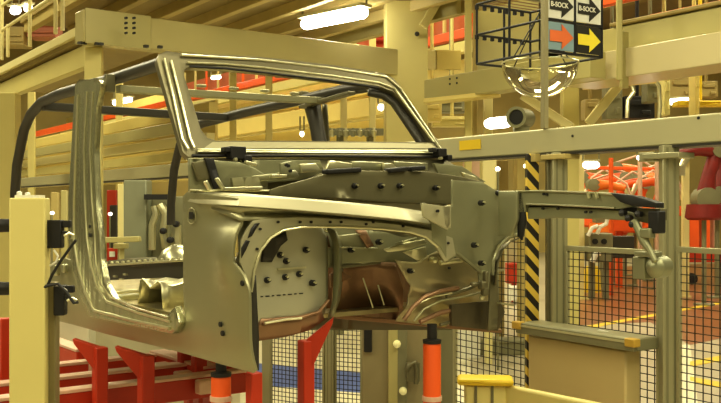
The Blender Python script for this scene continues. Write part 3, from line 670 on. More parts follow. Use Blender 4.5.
# fence posts under the beam
def post(px0, px1, name, label, mm, h=0.0, cat='post', grp=None, top=None, slot=True):
    c = (px0 + px1) / 2; p = lp(c, 205, h * NL); p.z = 0; Y = p.y; w = (px1 - px0) / FOC * Y * 0.93
    zt2 = (zb if top is None else top)
    t = thing(name, label, cat, p, grp)
    m = MB(); m.box((p.x, p.y, zt2 / 2), (w, 0.07, zt2), (1, 0, 0)); m.build('upright', mm, t, bevel=0.004)
    if slot:
        m = MB()
        for k in (-.22, .22): m.box((p.x + w * k, p.y - 0.036, zt2 / 2), (w * 0.12, 0.006, zt2 * 0.99))
        m.build('slot_groove', GREYD, t)
    m = MB(); m.box((p.x, p.y, 0.01), (w * 1.8, 0.14, 0.02)); m.build('foot_plate', GREYD, t)
    return t
t = post(529, 542, 'hazard_post', 'square post with black and yellow diagonal stripes beside the fence', HAZ, 0.03, slot=False)
post(546, 551, 'thin_post', 'thin brown upright just right of the striped post', STEEL_D, 0.0, slot=False)
post(551, 567, 'extrusion_post', 'wide aluminium extrusion upright right of the striped post', ALU)
post(660, 678, 'extrusion_post', 'tall aluminium extrusion upright at right side of the worktop', ALU)
post(262, 270, 'fence_post', 'slim fence upright seen below the footwell', ALU, -0.0, slot=False)
post(325, 334, 'fence_post', 'slim double fence upright left of the grey cabinet', ALU, -0.0)
m = MB(); p_ = lp(640, 152, 0); m.box(lp(652, 157, .0), (0.10, 0.10, 0.05), LF); m.box(lp(668, 156), (0.24, 0.13, 0.03), LF); tag(m.build('post_bracket', ALU, bevel=0.004), 'grey bracket joining the right extrusion upright to the grey beam', 'bracket')
m = MB(); m.box(lp(560, 157), (0.20, 0.13, 0.03), LF); m.box(lp(538, 158), (0.07, 0.12, 0.05), LF); tag(m.build('post_bracket', TAN, bevel=0.004), 'tan bracket joining the striped post to the grey beam', 'bracket')

def fence(p0, p1, zlo, zhi, pu, pv, label, rail=0.03, mid=None):
    p0, p1 = V(p0), V(p1); d = (p1 - p0); L = d.length; d.normalize()
    t = thing('mesh_fence', label, 'fence', V((p0.x, p0.y, zlo)), 'wire mesh guard panels')
    m = MB(); n = int(L / pu)
    for k in range(1, n + 1):
        q = p0 + d * k * pu
        if k * pu < L: m.beam(V((q.x, q.y, zlo)), V((q.x, q.y, zhi)), 0.0045, 0.0045)
    z = zlo + pv
    while z < zhi:
        m.beam(V((p0.x, p0.y, z)), V((p1.x, p1.y, z)), 0.0045, 0.0045); z += pv
    m.build('wire_mesh', WIRE, t, smooth=False)
    m = MB(); m.beam(V((p0.x, p0.y, zhi)), V((p1.x, p1.y, zhi)), rail, rail); m.beam(V((p0.x, p0.y, zlo)), V((p1.x, p1.y, zlo)), rail, rail)
    m.beam(V((p0.x, p0.y, zlo)), V((p0.x, p0.y, zhi)), rail * .8, rail * .8); m.beam(V((p1.x, p1.y, zlo)), V((p1.x, p1.y, zhi)), rail * .8, rail * .8)
    m.build('frame', ALU, t, bevel=0.003)
    return t
zr = P(0, 248, 5.7).z
def gp(px): q = lp(px, 205); q.z = 0; return q
fence(gp(567), gp(659), 0.0, zr, 0.05, 0.043, 'wire mesh guard panel above the cream cabinet worktop')
fence(gp(679), gp(800), 0.0, P(0, 250, 4.95).z, 0.05, 0.043, 'wire mesh guard panel at right edge of the picture')
fence(gp(455), gp(527), 0.0, P(0, 232, 6.3).z, 0.06, 0.043, 'wire mesh guard panel left of the striped post')
fence(P(271, 205, 8.3) * 1, P(324, 205, 8.0), 0.0, 1.35, 0.04, 0.038, 'wire mesh guard panel seen between red post and fence upright')
fence(P(335, 205, 8.0), P(362, 205, 7.9), 0.0, 1.35, 0.04, 0.038, 'narrow wire mesh guard panel beside the grey cabinet')
for o_ in bpy.data.objects:
    if o_.name.startswith('fence_panel'): pass

# worktop with cream cabinet
wo = thing('cream_cabinet', 'cream box cabinet with a grey edged worktop in front of the mesh fence', 'cabinet', V((gp(600).x, gp(600).y, 0)))
q0 = lp(545, 205); u0 = LB.at(545, 205)[0]; u1 = LB.at(660, 205)[0]
ztop = P(0, 327, 5.6).z
off = 0.17
m = MB(); m.box(LB.pt((u0 + u1) / 2, 0) - LR * (off / 2 + .03) + Z * (ztop - 2 - 0.0), (u1 - u0, off, 0.025), LF); m.build('worktop', ALU, wo, bevel=0.003)
m = MB(); m.box(LB.pt((u0 + u1) / 2, 0) - LR * (off + .03 + .015) + Z * (ztop - 2 - 0.02), (u1 - u0 + 0.03, 0.03, 0.065), LF); m.box(LB.pt(u1 + .0, 0) - LR * (off / 2 + .03) + Z * (ztop - 2 - 0.02), (0.03, off, 0.065), LF)
m.build('worktop_edge', GREYD, wo, bevel=0.006)
m = MB(); m.box(LB.pt((u0 + u1) / 2, 0) - LR * (off + .03 + .030) + Z * (ztop - 2 - 0.005), (u1 - u0 + 0.03, 0.008, 0.012), LF); m.build('edge_strip', GREYP, wo)
m = MB(); m.box(LB.pt(u1, 0) - LR * (off + .03 + .02) + Z * (ztop - 2 - 0.005), (0.07, 0.05, 0.045), LF); m.build('yellow_corner', mat('worn yellow edge', (0.55, 0.36, 0.06), 0.5), wo, bevel=0.006)
m = MB(); m.box(LB.pt(u0, 0) - LR * (off + .03 + .02) + Z * (ztop - 2 - 0.005), (0.07, 0.05, 0.045), LF); m.build('yellow_corner', mat('worn yellow edge', (0.55, 0.36, 0.06), 0.5), wo, bevel=0.006)
m = MB(); hh = ztop - 0.06; m.box(LB.pt((u0 + u1) / 2 - 0.02, 0) - LR * (off / 2 + .035) + Z * (hh / 2 - 2), (u1 - u0 - 0.12, off - 0.05, hh), LF); m.build('cabinet_body', mat('cabinet cream', (0.56, 0.45, 0.22), 0.35, 0, 0.08, 2), wo, bevel=0.012)
m = MB(); m.tube([LB.w(x, y, 0.1 * NL) for x, y in ((607, 331), (612, 329), (620, 331), (627, 335))], 0.006, 8); tag(m.build('cable_tie', WHITE), 'short white cord lying on the grey worktop', 'cord')

# foreground guard rail at bottom
g0 = P(485, 205, 4.95); g0.z = 0
gr = thing('guard_rail', 'pale guard rail with a yellow cap on its end post at bottom centre', 'guard rail', g0)
zc = P(0, 384, 4.95).z
m = MB(); m.box((g0.x, g0.y, zc / 2), (0.21, 0.10, zc), (1, 0.0, 0)); m.build('end_post', CREAM, gr, bevel=0.01)
m = MB(); m.box((g0.x, g0.y, zc + 0.02), (0.29, 0.16, 0.035), (1, -0.1, 0)); m.build('yellow_cap', YEL, gr, bevel=0.02)
m = MB()
for k in (-0.055, 0.03): m.box((g0.x + k, g0.y - 0.052, zc / 2), (0.014, 0.01, zc))
m.build('groove', STEEL_D, gr)
m = MB(); a = V((g0.x + 0.1, g0.y, zc - 0.05)); b = P(640, 410, 4.3); b.z = a.z; m.beam(a, b, 0.05, 0.10); m.build('rail', CREAM, gr, bevel=0.015)

# grey cabinet behind the body
cb = thing('machine_cabinet', 'olive grey machine cabinet standing behind the orange jack', 'cabinet', V((P(408, 205, 7.2).x, 7.2, 0)))
zc2 = 1.75
m = MB(); x0, x1 = P(362, 205, 7.2).x, P(455, 205, 7.2).x; m.box(((x0 + x1) / 2, 7.45, zc2 / 2), (x1 - x0, 0.5, zc2)); m.build('cabinet_body', mat('olive cabinet paint', (0.34, 0.29, 0.16), 0.45, 0, 0.12, 3), cb, bevel=0.01)
for (xa, xb, mm) in ((364, 372, BLACK), (388, 398, CREAM_O), (397, 407, GREYD), (437, 455, GREYD)):
    m = MB(); a, b = P(xa, 205, 7.18).x, P(xb, 205, 7.18).x; zlo = 0.1 if mm is not BLACK else P(0, 352, 7.18).z; m.box(((a + b) / 2, 7.18, (zlo + zc2) / 2), (b - a, 0.05, zc2 - zlo)); m.build('door_strip', mm, cb, bevel=0.008)
for q in ((397, 344), (403, 391)):
    m = MB(); m.lathe(P(*q, 7.13), (0, -1, 0), [(-.01, 0.03), (0.02, 0.028), (0.03, 0.015), (0.032, 0)], 16); m.build('lamp', mat('pale yellow lens', (0.8, 0.75, 0.35), 0.3, emit=(1, .9, .5), es=0.15), cb)
m = MB(); m.tube([P(x, y, 7.1) for x, y in ((407, 370), (409, 366), (415, 362), (417, 372), (416, 384))], 0.02, 8); m.box(P(413, 372, 7.12), (0.10, 0.04, 0.14)); m.build('valve_block', STEEL_D, cb, bevel=0.01)

# ================================================================ CAGE WITH ARROW SIGNS, DOME, POLE, CAMERA
KP = P(545, 51, 6.0); KL, KW, KH = 0.66, 0.50, 0.41
cage = thing('sign_cage', 'black wire cage hanging above the beam with four arrow signs on its face', 'sign cage', KP)
def K(f, r, z): return KP - LF * f + LR * r + Z * z
m = MB(); R_ = 0.009
for z in (0, 0.2, KH):
    for (a, b) in ((K(0, 0, z), K(KL, 0, z)), (K(0, KW, z), K(KL, KW, z)), (K(KL, 0, z), K(KL, KW, z)), (K(0, 0, z), K(0, KW, z))): m.tube([a, b], R_, 6)
for (f, r) in ((0, 0), (KL, 0), (0, KW), (KL, KW), (KL * .5, 0), (KL, KW * .5)): m.tube([K(f, r, 0), K(f, r, KH)], R_, 6)
m.build('wire_frame', BLACK, cage)
for k in range(7):
    for z in (0.185, KH - 0.02):
        m = MB(); m.box(K(KL, 0.07 * k, z), (0.02, 0.02, 0.03), LF); m.build('wire_clip', BLACK, cage)
m = MB()
for k in range(1, 9): m.beam(K(KL * k / 9, 0, KH), K(KL * k / 9, KW, KH), 0.006, 0.006)
m.build('top_grille', STEEL_B, cage)
m = MB(); m.tube([K(KL / 2, KW / 2, KH), K(KL / 2, KW / 2, KH + 1.3)], 0.015, 8); m.tube([K(KL / 2, 0, KH), K(KL / 2, KW, KH)], 0.01, 6); m.build('hanger_rod', GREYD, cage)
def cell(i, j, bg, fg, name, label_txt=None):
    cw, ch = KW / 2, 0.2
    o = K(-0.012, cw * i, ch * j); mg = 0.012
    m = MB(); m.poly([o + LR * mg + Z * mg, o + LR * (cw - mg) + Z * mg, o + LR * (cw - mg) + Z * (ch - mg), o + LR * mg + Z * (ch - mg)], LF * 0.005)
    s_ = m.build(name, bg, cage)
    e = LF * 0.007
    def q(x, y): return o + LR * (mg + x * (cw - 2 * mg)) + Z * (mg + y * (ch - 2 * mg)) + e
    m = MB(); m.poly([q(*c) for c in ((0.05, 0.30), (0.52, 0.30), (0.50, 0.05), (0.97, 0.5), (0.50, 0.95), (0.52, 0.70), (0.05, 0.70))], LF * 0.003); m.build('arrow', fg, s_)
    if label_txt:
        cu = bpy.data.curves.new('arrow_text', 'FONT'); cu.body = label_txt; cu.size = 0.044; cu.extrude = 0.001; cu.offset = 0.001
        to = bpy.data.objects.new('arrow_text_curve', cu); COL.objects.link(to)
        bpy.context.view_layer.update()
        me = bpy.data.meshes.new_from_object(to); bpy.data.objects.remove(to)
        M = Matrix((LR, Z, LF)).transposed().to_4x4(); M.translation = q(0.07, 0.42) + LF * 0.004 - wloc(cage)
        me.transform(M); me.materials.clear(); me.materials.append(WHITE if bg is not YEL else BLACK)
        tx = bpy.data.objects.new('arrow_text', me); COL.objects.link(tx); tx.parent = s_
SW = mat('sign white', (0.72, 0.72, 0.66), 0.5); SB = mat('sign black', (0.03, 0.028, 0.02), 0.5); SR_ = mat('sign orange', (0.75, 0.19, 0.06), 0.5); SY = mat('sign yellow', (0.85, 0.72, 0.06), 0.5)
cell(0, 1, SW, SB, 'white_sign', 'B-SOCK'); cell(1, 1, SW, SB, 'white_sign', 'B-SOCK'); cell(0, 0, SKYB, SR_, 'blue_sign'); cell(1, 0, SB, SY, 'black_sign')
m = MB()
for r in (0.0, KW / 2, KW): m.beam(K(-0.012, r, -0.005), K(-0.012, r, KH), 0.014, 0.014)
for z in (0, 0.2, KH): m.beam(K(-0.012, 0, z), K(-0.012, KW, z), 0.014, 0.014)
m.build('sign_frame', BLACK, cage)
# dome
dc = P(540, 63, 6.35); dm = thing('mirror_dome', 'clear mirrored plastic half dome hanging below the wire cage', 'dome mirror', dc)
m = MB(); r0 = 0.253; m.lathe(dc, -Z, [(r0 * math.sin(t) * 0.93, r0 * math.cos(t)) for t in [i * math.pi / 2 / 12 for i in range(13)]], 40)
bmesh.ops.delete(m.bm, geom=[f for f in m.bm.faces if len(f.verts) > 4], context='FACES')
m.build('dome_shell', DOME, dm, angle=80)
m = MB(); m.tube([dc + V((r0 * math.cos(i * math.pi / 20), r0 * math.sin(i * math.pi / 20), 0)) for i in range(41)], 0.006, 6, caps=False); m.build('rim', STEEL_L, dm)
m = MB()
for k in range(4):
    a_ = k * math.pi / 2 + .6; m.tube([dc + V((r0 * math.cos(a_), r0 * math.sin(a_), 0)), dc + V((0, 0, 0.34))], 0.004, 6)
m.build('hanger_wire', BLACK, dm)
# pole on the beam
pb = P(544.5, 205, 5.84); pb.z = zt_ + 0.002
m = MB(); m.box((pb.x, pb.y, zt_ + 0.75), (0.036, 0.036, 1.5), LF); tag(m.build('slim_pole', mat('pole grey', (0.40, 0.36, 0.22), 0.4, 0.3), bevel=0.004), 'slim grey pole rising from the beam in front of the dome', 'pole')
# camera barrel and fluorescent beside it
def lamp(p, q, r, label, name='fluorescent_lamp', grp='fluorescent lamps', housing=True, emis=TUBE_E, up=1):
    p, q = V(p), V(q); t = thing(name, label, 'lamp', (p + q) / 2, grp)
    m = MB(); d = (q - p).normalized(); m.tube([p, p + d * r * 0.5, p + d * r, q - d * r, q - d * r * .5, q], [r * 0.5, r * 0.85, r, r, r * 0.85, r * .5], 12); m.build('light_tube', emis, t)
    if housing:
        m = MB(); m.beam(p + Z * r * 1.15, q + Z * r * 1.15, r * 2.6, r * 0.5); m.build('reflector', GREYP, t)
        m = MB(); m.beam(p + Z * r * 1.3, p + Z * (r * 1.3 + 0.25), 0.02, 0.02); m.beam(q + Z * r * 1.3, q + Z * (r * 1.3 + 0.25), 0.02, 0.02); m.build('hanger', GREYD, t)
    return t
bc = P(521, 118, 6.45)
bl = thing('camera_barrel', 'grey cylindrical camera housing lying on top of the beam', 'camera', bc)
ax_ = V((-0.48, -0.87, -0.02)).normalized()
m = MB(); m.lathe(bc, ax_, [(-0.11, 0), (-0.11, 0.06), (-0.10, 0.068), (0.07, 0.068), (0.08, 0.072), (0.10, 0.072), (0.101, 0.052), (0.06, 0.05), (0.06, 0)], 24); m.build('barrel', GREYD, bl)
m = MB(); m.lathe(bc, ax_, [(0.07, 0), (0.07, 0.05), (0.085, 0.05), (0.086, 0)], 20); m.build('lens', BLACK, bl)
m = MB(); m.box(bc + V((0, 0, -0.085)), (0.1, 0.08, 0.05)); m.build('foot', GREYD, bl)
lamp(P(485, 124, 7.0), P(512, 121.5, 6.9), 0.042, 'bright fluorescent lamp lying along the beam beside the camera housing', housing=False)

# ================================================================ OVERHEAD STEELWORK
def steel(name, p, q, w, h, mm, label, cat='beam', grp=None, bev=0.012, up=None):
    m = MB(); m.beam(p, q, w, h, up); return tag(m.build(name, mm, bevel=bev), label, cat, grp)
# cross beam and columns
Y1, Y2 = 11.0, 13.7
gb = thing('gantry_beam', 'deep cream cross beam with two rows of bolt holes passing above the windscreen', 'beam', P(79, 27, Y1))
a, b = P(79, 27, Y1), P(392, 59, Y2); b.z = a.z - 0.02
m = MB(); m.beam(a, b, 0.28, 0.37); m.build('box_section', mat('glossy beam paint', (0.56, 0.50, 0.24), 0.25, 0, 0.05, 1), gb, bevel=0.012)
dd = (b - a).normalized(); nn = V((dd.y, -dd.x, 0))
m = MB(); m.box(a + dd * 0.42 + nn * 0.15, (0.80, 0.02, 0.40), dd); m.build('splice_plate', CREAM_O, gb, bevel=0.004)
m = MB()
for i in range(4):
    for q in (126, 134):
        m.box(P(q, 18 + i * 5, 10.85) , (0.022, 0.05, 0.022), dd)
m.build('bolt_holes', BLACK, gb)
m = MB()
for q in (80, 84, 97, 101, 146, 160): m.box(P(q, 43 + (q - 80) * .05, 10.95), (0.05, 0.05, 0.03), dd)
m.build('bolt_heads', TUBE, gb)
def column(px0, px1, Y, ztop, mm, label, name='steel_column', grp=None, zlo=0, parts=True):
    xa, xb = P(px0, 205, Y).x, P(px1, 205, Y).x; w = xb - xa
    t = thing(name, label, 'column', V(((xa + xb) / 2, Y + w / 2, zlo)), grp)
    m = MB(); m.box(((xa + xb) / 2, Y + w / 2, (ztop + zlo) / 2), (w * .985, w * .7, ztop - zlo), (1, .06, 0)); m.build('shaft', mm, t, bevel=0.012)
    if parts:
        m = MB(); m.box(((xa + xb) / 2, Y + w / 2, zlo + 0.02), (w * 1.4, w * 1.2, 0.04)); m.build('base_plate', mm, t)
    return t
column(83, 100, 11.15, 3.86, CREAM, 'cream steel column under the left end of the cross beam')
big = column(385, 428, 13.5, 6.8, CREAM, 'thick cream steel column rising behind the far windscreen pillar')
for q in ((417, 8), (417, 34), (418, 125)):
    m = MB(); m.lathe(P(*q, 13.55), (0, -1, 0), [(-.02, .03), (0.01, 0.035), (0.03, 0.02), (0.031, 0)], 10); m.build('bolt', TUBE, big)
column(-16, 13, 13.8, P(0, 92, 13.8).z, CREAM, 'cream column at left picture edge below the walkway')
steel('diagonal_brace', P(423, 27, 13.4), P(442, -6, 13.4), 0.10, 0.12, CREAM, 'cream diagonal brace leaving the thick column at top')
# left walkway
WK = lplane(85, 11.4)
NK = 1 if WK.n.dot(-LR) > 0 else -1
wk = thing('walkway', 'cream raised walkway with handrail at upper left', 'walkway', WK.w(60, 60))
def kz(px, py): return WK.w(px, py)
ua, ub = WK.at(88, 205)[0], WK.at(-20, 205)[0]
def kbox(m, py0, py1, th, h=0.0, ref=80):
    z0, z1 = WK.at(ref, py0)[1], WK.at(ref, py1)[1]
    m.box(WK.pt((ua + ub) / 2, (z0 + z1) / 2) + LR * (th / 2 + h), (ua - ub, th, z0 - z1), LF)
m = MB(); kbox(m, 44, 66, 0.12, 0.06); m.build('fascia_beam', CREAM, wk, bevel=0.008)
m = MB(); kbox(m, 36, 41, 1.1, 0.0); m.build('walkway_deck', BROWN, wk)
m = MB(); kbox(m, 28, 37, 0.06, -0.06); m.build('toe_board', CREAM_L, wk, bevel=0.006)
for x, yt in ((4, -5), (10, 30), (32, -30), (58, -30), (65, -30)):
    a = WK.w(x, 62 - x * .48); b = V((a.x, a.y, a.z + (1.1 if x != 10 else .5)))
    m = MB(); m.tube([a - LR * .03, b - LR * .03], 0.028, 8); m.build('rail_post', CREAM_L, wk)
for y in (33, 9):
    a = WK.w(0, y); u_, z_ = WK.at(0, y)
    m = MB(); m.tube([WK.pt(u_ - 1.5, z_) - LR * .03, WK.pt(ua, z_) - LR * .03], 0.024, 8); m.build('hand_rail', CREAM_L, wk)
a = WK.w(92, 12); 
# deck with joists overhead
dk = thing('overhead_deck', 'tan steel deck with joists above the cross beam', 'deck', V((-1.2, 15, 4.8)))
c = P(240, 10, 13.8); c.z = 4.95
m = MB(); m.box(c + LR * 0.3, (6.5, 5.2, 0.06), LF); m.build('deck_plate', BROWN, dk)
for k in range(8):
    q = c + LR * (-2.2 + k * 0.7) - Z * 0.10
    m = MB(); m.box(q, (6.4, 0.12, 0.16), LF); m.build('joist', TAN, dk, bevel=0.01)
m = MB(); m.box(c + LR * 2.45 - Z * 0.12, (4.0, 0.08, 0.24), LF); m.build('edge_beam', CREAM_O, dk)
lamp(V((-0.84, 13.8, 4.62)), V((0.08, 12.9, 4.62)), 0.085, 'large bright fluorescent fitting under the tan deck at top', emis=mat('bright fluorescent', (1, 1, 1), 0.4, emit=(1, .97, .88), es=22))
lamp(P(211, 78, 24), P(221, 77, 24), 0.05, 'distant oval lamp seen through the upper left of the windscreen', grp='distant lamps', emis=TUBE_E)
lamp(P(114, 103, 22), P(131, 99.5, 21), 0.06, 'distant lamp glowing just left of the near windscreen pillar', grp='distant lamps')
lamp(P(436, 30, 26), P(455, 27, 25), 0.06, 'distant tube lamp right of the thick column at top', grp='distant lamps')
lamp(P(457, 26, 27), P(463, 25, 27), 0.05, 'tiny far lamp just right of another at upper centre', grp='distant lamps')
lamp(P(460, 96, 16), P(486, 95, 15.6), 0.04, 'small flat lamp above the yellow sticker', grp='distant lamps')
lamp(P(600, 82, 22), P(627, 78, 21.5), 0.08, 'lamp above beam between brace and dark machines', grp='distant lamps')
lamp(P(668, 102, 16), P(690, 100.5, 16), 0.055, 'lamp just above the grey beam at right', grp='distant lamps')
lamp(P(583, 165, 17), P(599, 165, 17), 0.07, 'white lamp over orange robots, beside the pale column', grp='distant lamps')
lamp(P(637, 158, 15), P(656, 157, 15), 0.04, 'narrow lamp under the beam left of the right upright', grp='distant lamps')
lamp(P(12, 11, 20), P(19, 10, 19.8), 0.09, 'bright lamp behind the walkway handrail, leftmost', grp='distant lamps')
lamp(P(26, 9, 20), P(30, 7, 19.8), 0.08, 'second bright lamp behind the walkway handrail', grp='distant lamps')
lamp(P(378, 108, 16), P(384, 107, 16), 0.06, 'small lamp seen near the far top corner of windscreen', grp='distant lamps')
lamp(P(300, 134, 17), P(304, 134, 17), 0.05, 'small round lamp seen low in the windscreen beside the dark pillar', grp='distant lamps')

# upper line of orange guard and cream girders behind, running along the line
UP = lplane(440, 17.0)
NU = 1 if UP.n.dot(-LR) > 0 else -1
def girder(px0, px1, ref, y0, y1, mm, name, label, cat='girder', th=0.15, push=0.0, grp=None, pl=UP):
    a, b = pl.at(px0, 205)[0], pl.at(px1, 205)[0]; z0, z1 = pl.at(ref, y0)[1], pl.at(ref, y1)[1]
    lim = (pl.o.y - 38.5) / 0.835
    a, b = max(min(a, b), lim), max(a, b)
    m = MB(); m.box(pl.pt((a + b) / 2, (z0 + z1) / 2) + LR * (push + th / 2), (abs(a - b), th, abs(z0 - z1)), LF)
    return tag(m.build(name, mm, bevel=0.01), label, cat, grp)
girder(90, 640, 440, 34, 43, ORANGE, 'orange_conveyor', 'long orange conveyor side high behind everything', 'conveyor')
girder(60, 470, 440, 46, 57, CREAM, 'cream_girder', 'cream girder directly beneath the orange conveyor')
girder(60, 470, 440, 60, 78, YELLOWB, 'cream_girder', 'yellowish deep girder below two others, behind windscreen', push=0.3)
girder(10, 386, 250, 60, 175, YELLOWB, 'partition_wall', 'broad yellow partition behind all the cream girders', 'partition', push=0.8, th=0.05)
girder(20, 385, 350, 100, 118, YELLOWB, 'cream_girder', 'yellow girder framed by posts seen through windscreen at right', push=0.1)
girder(10, 385, 250, 118, 134, CREAM_L, 'cream_girder', 'pale girder seen low through the windscreen at left', push=0.2)
LP2 = lplane(300, 12.0)
girder(5, 186, 100, 118, 182, YELLOWB, 'partition_wall', 'yellow partition seen through the door opening above the grey beam', 'partition', push=0.5, th=0.05, pl=LP2)
girder(26, 64, 50, 125, 131, ORANGE, 'orange_strip', 'short orange strip left of the middle pillar', 'strip', push=0.2, th=0.05, pl=LP2)
girder(5, 200, 150, 112, 124, YELLOWB, 'cream_girder', 'yellowish upper girder in the side opening below the roof tubes', push=0.15, pl=LP2)
girder(5, 200, 150, 128, 139, CREAM_O, 'cream_girder', 'thin olive girder behind the near windscreen pillar', push=-0.1, th=0.1, pl=LP2)
girder(5, 200, 150, 140, 150, CREAM_L, 'cream_girder', 'pale low girder visible above the grey beam through the door opening', push=0.1, pl=LP2)
girder(5, 200, 150, 154, 163, CREAM, 'cream_girder', 'lowest cream girder just above the grey beam', push=0.1, pl=LP2)
for i, px in enumerate((30, 118, 232, 268, 343, 372)):
    column(px - 3, px + 4, 16.6 if px > 200 else 19.5, 5.2 if px > 200 else 4.6, CREAM, ['thin cream post left of the middle pillar', 'thin cream post in the front door opening', 'thin cream post near left of windscreen opening', 'thin cream post at windscreen middle left', 'thin cream post right of the dark pillar tube', 'cream post near far windscreen pillar'][i], 'thin_steel_post', 'thin cream posts behind', parts=False)
# orange fence on upper conveyor
uf = thing('orange_railing', 'orange railing on the high conveyor behind the windscreen', 'railing', UP.w(250, 80))
zc_ = UP.at(440, 34)[1]
for k in range(26):
    u_ = UP.at(440, 205)[0] - 13 + k * 0.75
    m = MB(); m.beam(UP.pt(u_, zc_) + LR * .3, UP.pt(u_, zc_ + 0.75) + LR * .3, 0.05, 0.05); m.build('baluster', CREAM if k % 3 else ORANGE, uf)
m = MB(); m.beam(UP.pt(UP.at(440, 205)[0] - 13, zc_ + 0.3) + LR * .5, UP.pt(UP.at(440, 205)[0] + 5.5, zc_ + 0.3) + LR * .5, 0.03, 0.4); m.build('guard_board', mat('rust orange board', (0.50, 0.13, 0.04), 0.5), uf)

# right side: grey beam and duct
RB = lplane(470, 12.0)
def rbox(px0, px1, ref, y0, y1, th, mm, name, label, cat, push=0, bevel=0.02):
    return girder(px0, px1, ref, y0, y1, mm, name, label, cat, th, push, None, RB)
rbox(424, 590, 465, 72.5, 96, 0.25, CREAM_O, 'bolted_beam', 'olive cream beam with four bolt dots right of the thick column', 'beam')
m = MB()
for q in ((450, 79), (457, 78), (450, 84), (457, 83)): m.lathe(RB.w(*q), -LR, [(-.01, 0.014), (0.008, 0.014), (0.009, 0)], 8)
tag(m.build('bolt_cluster', TUBE), 'four dark bolts on the olive cream beam', 'bolts')
column(465, 472, 12.6, 6.0, CREAM, 'slim cream post between wire cage and thick column', 'slim_steel_post', parts=False)
column(473, 478, 12.9, 6.0, TAN, 'slim tan post directly left of the wire cage', 'slim_steel_post', parts=False)
DB = lplane(620, 10.5)
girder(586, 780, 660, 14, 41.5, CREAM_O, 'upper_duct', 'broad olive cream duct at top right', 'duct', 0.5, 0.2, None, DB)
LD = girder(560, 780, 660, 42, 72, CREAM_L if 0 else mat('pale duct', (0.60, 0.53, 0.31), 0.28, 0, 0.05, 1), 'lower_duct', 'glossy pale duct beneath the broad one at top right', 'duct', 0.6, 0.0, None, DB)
m = MB(); m.box(DB.w(624, 60) , (0.05, 0.10, 0.62), LF); m.build('duct_flange', CREAM_O, LD, bevel=0.006)
girder(600, 760, 660, 9, 13, BROWN, 'duct_top_rail', 'dark brown rail running along the top of the broad duct', 'rail', 0.3, 0.15, None, DB)  # dark brown strip along the duct top
girder(580, 700, 610, -4, 7, ORANGE, 'orange_hoarding', 'orange panel above the duct at top right', 'panel', 0.1, 1.2, None, DB)
column(617, 623, 10.2, 5.2, CREAM_O, 'slim post dropping in front of the duct right of the signs', 'slim_duct_post', zlo=P(0, 80, 10.2).z, parts=False)  # floats in front of the duct, no support modelled
for (x, yy, w) in ((430, 60, 14), (448, 60, 26)):
    m = MB(); m.box(P(x, yy, 14.5), (w / FOC * 14.5, 0.06, 0.30)); tag(m.build('yellow_board', YELLOWB if w > 20 else CREAM_L, bevel=0.01), 'yellow board panel right of the thick column' if w > 20 else 'small pale board touching the thick column', 'board')
m = MB(); m.box(P(520, 40, 14), (1.3, 0.1, 1.2)); tag(m.build('backing_board', CREAM_O), 'olive board seen through the wire cage', 'board')  # this board and the next float, no hangers modelled
m = MB(); m.box(P(562, 28, 14), (0.7, 0.1, 1.2)); tag(m.build('backing_board', CREAM), 'cream board behind the arrow signs', 'board')

# the band above the grey beam on the right
column(563, 580, 12.0, P(0, 84, 12).z, CREAM, 'cream column just above the grey beam right of the dome')
column(484, 493, 13.0, P(0, 86, 13).z, CREAM_L, 'pale post left of the bright lamp on the beam', 'slim_steel_post', parts=False)
column(466, 476, 13.2, P(0, 92, 13.2).z, CREAM, 'cream post beside a dark recess above the yellow sticker', 'slim_steel_post', parts=False)
steel('pale_brace', P(522, 95, 11.5), P(572, 128, 11.5), 0.08, 0.10, CREAM_L, 'pale diagonal brace passing behind the slim pole')  # both pale braces are drawn without any fixing
steel('pale_brace', P(588, 124, 11.5), P(620, 84, 11.5), 0.08, 0.11, CREAM_L, 'pale diagonal brace rising from the grey beam to the duct')
steel('yellow_channel', P(582, 85, 12.2), P(657, 78, 12), 0.3, 0.10, YELLOWB, 'yellow channel under the pale duct', 'channel')  # both channels float, nothing modelled to carry them
steel('yellow_channel', P(425, 102, 12.2), P(500, 94, 12), 0.3, 0.06, YELLOWB, 'yellow channel under the olive cream beam', 'channel')
for (x, y, w, h, Y, mm, l) in ((432, 112, 18, 20, 15, YELLOWB, 'yellow equipment box above the sticker, leftmost'), (451, 106, 28, 14, 16, GREYD, 'grey equipment box with small lamp above the sticker'), (452, 122, 40, 10, 15.5, CREAM, 'cream shelf box just above the beam top edge'),
                               (590, 110, 14, 20, 15, BROWN, 'brown equipment box beside the pale diagonal brace'), (612, 103, 16, 34, 15, GREYD, 'dark grey machine head left above the beam'), (637, 108, 30, 22, 15, BLACK, 'black machine housing above the beam'), (650, 90, 12, 26, 14.5, GREYD, 'grey machine head right of black housing'),
                               (680, 88, 28, 22, 17, BROWN, 'brown equipment box behind the right lamp'), (706, 90, 18, 16, 17, BROWN, 'brown equipment box near right picture edge'), (700, 104, 50, 5, 15, YEL, 'yellow rail section above the beam near right edge'), (664, 96, 6, 40, 14, CREAM, 'cream upright left of the right lamp'), (694, 92, 4, 50, 14.2, YELLOWB, 'yellow upright right of the right lamp')):
    m = MB(); c = P(x, y, Y); s_ = Y / FOC
    m.box(c, (w * s_, 0.3, h * s_)); m.box(c + V((0, -0.16, h * s_ * 0.2)), (w * s_ * 0.7, 0.04, h * s_ * 0.25)); m.box(c + V((w * s_ * 0.2, -0.17, -h * s_ * 0.25)), (w * s_ * 0.3, 0.05, h * s_ * 0.2))
    m.beam(c + V((0, 0, h * s_ / 2)), V((c.x, c.y, 9.0)), 0.05, 0.05); tag(m.build('hanging_equipment', mm, bevel=0.015), l, 'equipment')
